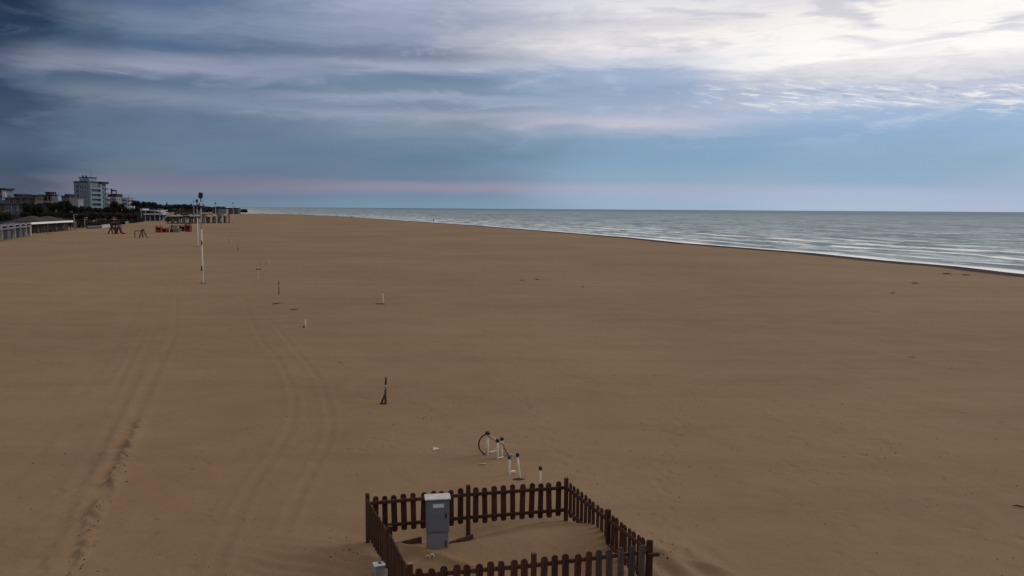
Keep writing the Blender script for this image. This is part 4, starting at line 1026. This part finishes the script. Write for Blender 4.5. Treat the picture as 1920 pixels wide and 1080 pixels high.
# ------------------------------------------------------------------ trees
def leaf_cloud(lobes, n, size, seed, flat=1.0):
    rr = random.Random(seed); vs, fs = [], []
    tot = sum(l[3] for l in lobes)
    for (cx, cy, cz, r) in lobes:
        m_ = int(n * r / tot)
        for i in range(m_):
            while True:
                a = Vector((rr.uniform(-1, 1), rr.uniform(-1, 1), rr.uniform(-1, 1)))
                if 0.25 < a.length < 1: break
            a = a.normalized() * (a.length ** .5) * r * rr.uniform(.75, 1.12)
            c_ = Vector((cx + a.x, cy + a.y, cz + a.z * flat))
            nrm = (a.normalized() + Vector((rr.uniform(-1, 1), rr.uniform(-1, 1), rr.uniform(-1, 1))) * .8).normalized()
            t1 = nrm.orthogonal().normalized(); t1 = (Matrix.Rotation(rr.uniform(0, 6.28), 3, nrm) @ t1); t2 = nrm.cross(t1); s = size * rr.uniform(.6, 1.3)
            b = len(vs); vs += [c_ - t1 * s, c_ + t2 * s * .5, c_ + t1 * s, c_ - t2 * s * .5]; fs.append((b, b + 1, b + 2, b + 3))
    return vs, fs
def make_crown(kind, seed):
    rr = random.Random(seed); lobes = []
    if kind == 'round':
        for i in range(11): a = rr.uniform(0, 6.28); q = rr.uniform(.05, .30); lobes.append((q * math.cos(a), q * math.sin(a), rr.uniform(.32, .82), rr.uniform(.12, .22)))
        vs, fs = leaf_cloud(lobes, 4200, .036, seed, .85)
    elif kind == 'pine':
        for i in range(12): a = rr.uniform(0, 6.28); q = rr.uniform(.05, .46); lobes.append((q * math.cos(a), q * math.sin(a), .84 - .35 * q * q + rr.uniform(-.04, .05), rr.uniform(.12, .20)))
        vs, fs = leaf_cloud(lobes, 4000, .034, seed, .8)
    else:
        for i in range(9): a = rr.uniform(0, 6.28); q = rr.uniform(.05, .30); lobes.append((q * math.cos(a), q * math.sin(a), rr.uniform(.45, .80), rr.uniform(.14, .24)))
        vs, fs = leaf_cloud(lobes, 5200, .024, seed, .9)
    return MB().addmesh(vs, fs)
def make_trunk(kind, seed):
    rr = random.Random(seed + 50); mb = MB(); top = {'round': .45, 'pine': .70, 'bare': .45}[kind]
    mb.tube([(0, 0, -.05), (.01, 0, top * .5), (.02, .01, top)], [.030, .024, .016], 7)
    for i in range(7 if kind != 'bare' else 14):
        a = rr.uniform(0, 6.28); z0 = top * rr.uniform(.55, 1); q = rr.uniform(.15, .36); z1 = z0 + rr.uniform(.10, .35)
        mb.tube([(.015, 0, z0), (q * .5 * math.cos(a), q * .5 * math.sin(a), (z0 + z1) / 2 + .03), (q * math.cos(a), q * math.sin(a), z1)], [.013, .008, .003], 5)
    return mb
PROT = {}
for kind, lm in (('round', 'leaf'), ('pine', 'leaf2'), ('bare', 'twig')):
    for sd_ in range(3):
        PROT[(kind, sd_)] = (make_crown(kind, 20 + sd_ * 7).mesh('crown', M[lm]), make_trunk(kind, sd_).mesh('trunk', M['bark']))
NM = {'round': ('evergreen_tree', 'dark round evergreen'), 'pine': ('umbrella_pine', 'flat topped dark pine'), 'bare': ('bare_tree', 'brown leafless winter tree')}
def tree(px, pyt, wpx, D, kind, where, i):
    tp = far(px, pyt, D); h = tp.z; w = wpx * D / F_PX
    nm, ds = NM[kind]; o = thing(nm, (tp.x, D, 0), ds + ' ' + where, 'tree', {'round': 'dark evergreens along the town front', 'pine': 'dark pines beyond the town', 'bare': 'brown bare trees behind the beach'}[kind], random.uniform(0, 6))
    base_w = {'round': .95, 'pine': 1.0, 'bare': .95}[kind]; base_h = {'round': .97, 'pine': .90, 'bare': .98}[kind]
    o.scale = (w / base_w, w / base_w, h / base_h)
    cm, tm = PROT[(kind, i % 3)]; link('crown', cm, o); link('trunk', tm, o)
TL = [
    (3, 398, 22, 268, 'round', 'at the left edge before the blue grey house'), (14, 400, 16, 262, 'round', 'covering the left foot of the ochre house'),
    (52, 379, 22, 275, 'round', 'before the right half of the terracotta house'), (64, 378, 20, 280, 'round', 'below the gap between terracotta and cream houses'),
    (74, 384, 20, 276, 'round', 'in front of the cream house with the turret'), (48, 396, 22, 262, 'round', 'low in front of the ochre house centre'),
    (30, 411, 26, 255, 'round', 'low between the beach cabins and the ochre house'), (8, 412, 22, 250, 'round', 'low just behind the leftmost beach cabins'),
    (100, 378, 22, 300, 'round', 'before the right end of the cream turret house'), (113, 375, 20, 300, 'round', 'tallest one before the grey stepped block'),
    (126, 375, 20, 310, 'round', 'left of the plain pale block'), (138, 383, 22, 310, 'round', 'just under the plain pale block'), (106, 395, 34, 285, 'round', 'low behind the hips of the pavilion roof'),
    (88, 398, 20, 270, 'round', 'just behind the left pavilion roof peak'), (130, 398, 30, 292, 'round', 'low behind the right pavilion roof'),
    (152, 385, 20, 330, 'round', 'at the left foot of the hotel tower'), (166, 387, 24, 340, 'round', 'under the corner of the hotel tower'), (184, 388, 24, 345, 'round', 'under the balconies of the hotel tower'),
    (201, 386, 20, 350, 'round', 'at the right foot of the hotel tower'), (214, 376, 20, 400, 'round', 'rising before the white block with the penthouse'), (224, 381, 20, 405, 'round', 'between the two white apartment blocks'),
    (236, 388, 20, 405, 'round', 'below the bright white balcony block'), (247, 392, 18, 410, 'round', 'at the right foot of the bright white block'),
    (150, 399, 34, 318, 'bare', 'behind the pergola'), (170, 396, 34, 322, 'bare', 'behind the low grey wall'), (188, 397, 32, 326, 'bare', 'below the right part of the hotel tower'),
    (206, 398, 28, 330, 'bare', 'directly behind the maroon climbing frame'), (222, 398, 28, 340, 'bare', 'below the white block with the penthouse'), (238, 398, 26, 350, 'bare', 'below the bright white balcony block'),
    (252, 400, 24, 365, 'bare', 'left of the white beach building'), (160, 410, 40, 305, 'bare', 'low beside the pergola'), (195, 411, 36, 312, 'bare', 'low behind the pale low wall'), (229, 410, 30, 335, 'bare', 'low right of the climbing frame'),
    (256, 379, 20, 520, 'pine', 'right beside the bright white block'), (268, 381, 20, 540, 'pine', 'over the left end of the white beach building'), (283, 381, 20, 560, 'pine', 'highest over the middle of the white beach building'),
    (296, 385, 20, 580, 'pine', 'over the right end of the white beach building'), (308, 387, 20, 600, 'pine', 'right of the white beach building'), (320, 386.5, 22, 640, 'pine', 'left above the terrace building'),
    (333, 385, 24, 650, 'pine', 'above the left half of the terrace building'), (347, 385, 24, 660, 'pine', 'above the middle of the terrace building'), (360, 387.5, 22, 670, 'pine', 'above the right end of the terrace building'),
    (372, 388.5, 20, 690, 'pine', 'just behind the floodlight poles'), (260, 392, 26, 470, 'pine', 'low left behind the white beach building'), (315, 394, 24, 500, 'pine', 'low right behind the white beach building'),
    (322, 401, 16, 430, 'round', 'beside the stair of the white beach building'),
]
for i, a in enumerate(TL): tree(*a, i)
# far wooded shore that reads as one mass
mb = MB(); rr = random.Random(2)
for i in range(260):
    px = rr.uniform(376, 462); D = 1050 + rr.random() * 400; hh = (6.5 if px < 420 else 5.0) * rr.uniform(.7, 1.15) * (1 if px < 445 else .6); x = ratio(px) * D
    vs, fs = leaf_cloud([(x, D, hh * .55, hh * .5)], 60, 1.1, i, 1.0); mb.addmesh(vs, fs)
for i in range(380):
    D = rr.uniform(500, 1500); px = rr.uniform(-260, 378); x = ratio(px) * D; hh = rr.uniform(7.5, 10.5)
    if D < 720 and px > -40: continue
    vs, fs = leaf_cloud([(x, D, hh * .5, hh * .55)], 50, 1.5, i, 1.0); mb.addmesh(vs, fs)
tag(mb.build('distant_woods', M['leaf2']), 'low dark line of distant woods behind the town and along the far shore', 'woods', None, 'stuff')
# hedge behind the cabins and pavilion
def hedge(x0, y0, x1, y1, h, label, seed):
    a, b_ = at(x0, y0), at(x1, y1); v = b_ - a; n = int(v.length / 1.3); lob = [(v.length * (k + .5) / n, 0, h * .5, h * .6) for k in range(n)]
    vs, fs = leaf_cloud(lob, n * 110, .22, seed, 1.0); o = MB().addmesh(vs, fs).build('hedge', M['leaf']); o.location = a; o.rotation_euler = (0, 0, math.atan2(v.y, v.x)); tag(o, label, 'hedge', 'hedges along the promenade')
hedge(-10, 443, 60, 435, 2.6, 'dark hedge right behind the barrel roofed beach cabins', 1)
hedge(140, 428, 205, 424.5, 2.0, 'dark hedge behind the low walls and the bare trees', 2)
hedge(206, 423, 268, 415.5, 1.8, 'dark hedge between the climbing frame and the white beach building', 3)
hedge(312, 416, 330, 415, 2.2, 'short dark hedge right of the white beach building', 4)

# ------------------------------------------------------------------ walkers at the water's edge
def person(px, py, label, facing, cm):
    p = at(px, py); p.z = gz(p.x, p.y)
    J = [(0, 0, .95, .13), (0, 0, 1.15, .12), (0, 0, 1.38, .15), (0, 0, 1.50, .055), (0, 0, 1.60, .085), (0, 0, 1.70, .085),
         (-.18, 0, 1.40, .055), (-.23, .05, 1.12, .042), (-.20, .16, .90, .032), (-.20, .20, .80, .03), (.18, 0, 1.40, .055), (.23, -.05, 1.12, .042), (.22, -.10, .88, .032), (.22, -.10, .79, .03),
         (-.09, .02, .88, .085), (-.10, .14, .50, .06), (-.10, .08, .09, .042), (-.10, .22, .04, .035), (.09, -.02, .88, .085), (.10, -.06, .50, .06), (.10, -.24, .12, .042), (.10, -.14, .04, .035)]
    E = [(0, 1), (1, 2), (2, 3), (3, 4), (4, 5), (2, 6), (6, 7), (7, 8), (8, 9), (2, 10), (10, 11), (11, 12), (12, 13), (0, 14), (14, 15), (15, 16), (16, 17), (0, 18), (18, 19), (19, 20), (20, 21)]
    me = bpy.data.meshes.new('person'); me.from_pydata([j[:3] for j in J], E, []); me.materials.append(M[cm]); o = bpy.data.objects.new('person', me); C.objects.link(o)
    s_ = o.modifiers.new('Skin', 'SKIN')
    if not me.skin_vertices: me.skin_vertices_layer = None
    for i, j in enumerate(J): me.skin_vertices[0].data[i].radius = (j[3], j[3])
    me.skin_vertices[0].data[0].use_root = True
    o.modifiers.new('Sub', 'SUBSURF').levels = 1
    o.location = p; o.rotation_euler = (0, 0, facing); tag(o, label, 'person')
    MB().tube([(0, 0, 1.66), (0, -.01, 1.73), (0, 0, 1.80)], [.095, .10, .04], 8).build('hair', M['hair'], o, True)
    MB().tube([(0, .085, 1.58), (0, .09, 1.64), (0, .08, 1.69)], [.04, .055, .04], 8).build('face', M['skin'], o, True)
try:
    person(658, 408.8, 'distant walker in dark clothes at the edge of the surf', R(160), 'cloth')
    person(813, 418.4, 'second distant walker in navy clothes nearer along the surf edge', R(-20), 'cloth2')
except Exception as ex:
    print('person failed', ex)
hedge(50, 432, 140, 425.5, 3.0, 'tall dark hedge behind the long pavilion', 5)
hedge(318, 411, 384, 410, 2.6, 'dark hedge behind the left half of the wooden cabins', 6)
hedge(-20, 428, 90, 420, 4.5, 'high dark hedge at the foot of the ochre house', 7)
hedge(60, 424, 160, 419, 4.5, 'high dark hedge between the cream house and the pavilion', 8)
hedge(368, 406.5, 430, 405.5, 1.6, 'low dark hedge behind the right half of the wooden cabins', 9)
hedge(238, 413, 276, 409, 4.2, 'high dark hedge left behind the white beach building', 10)
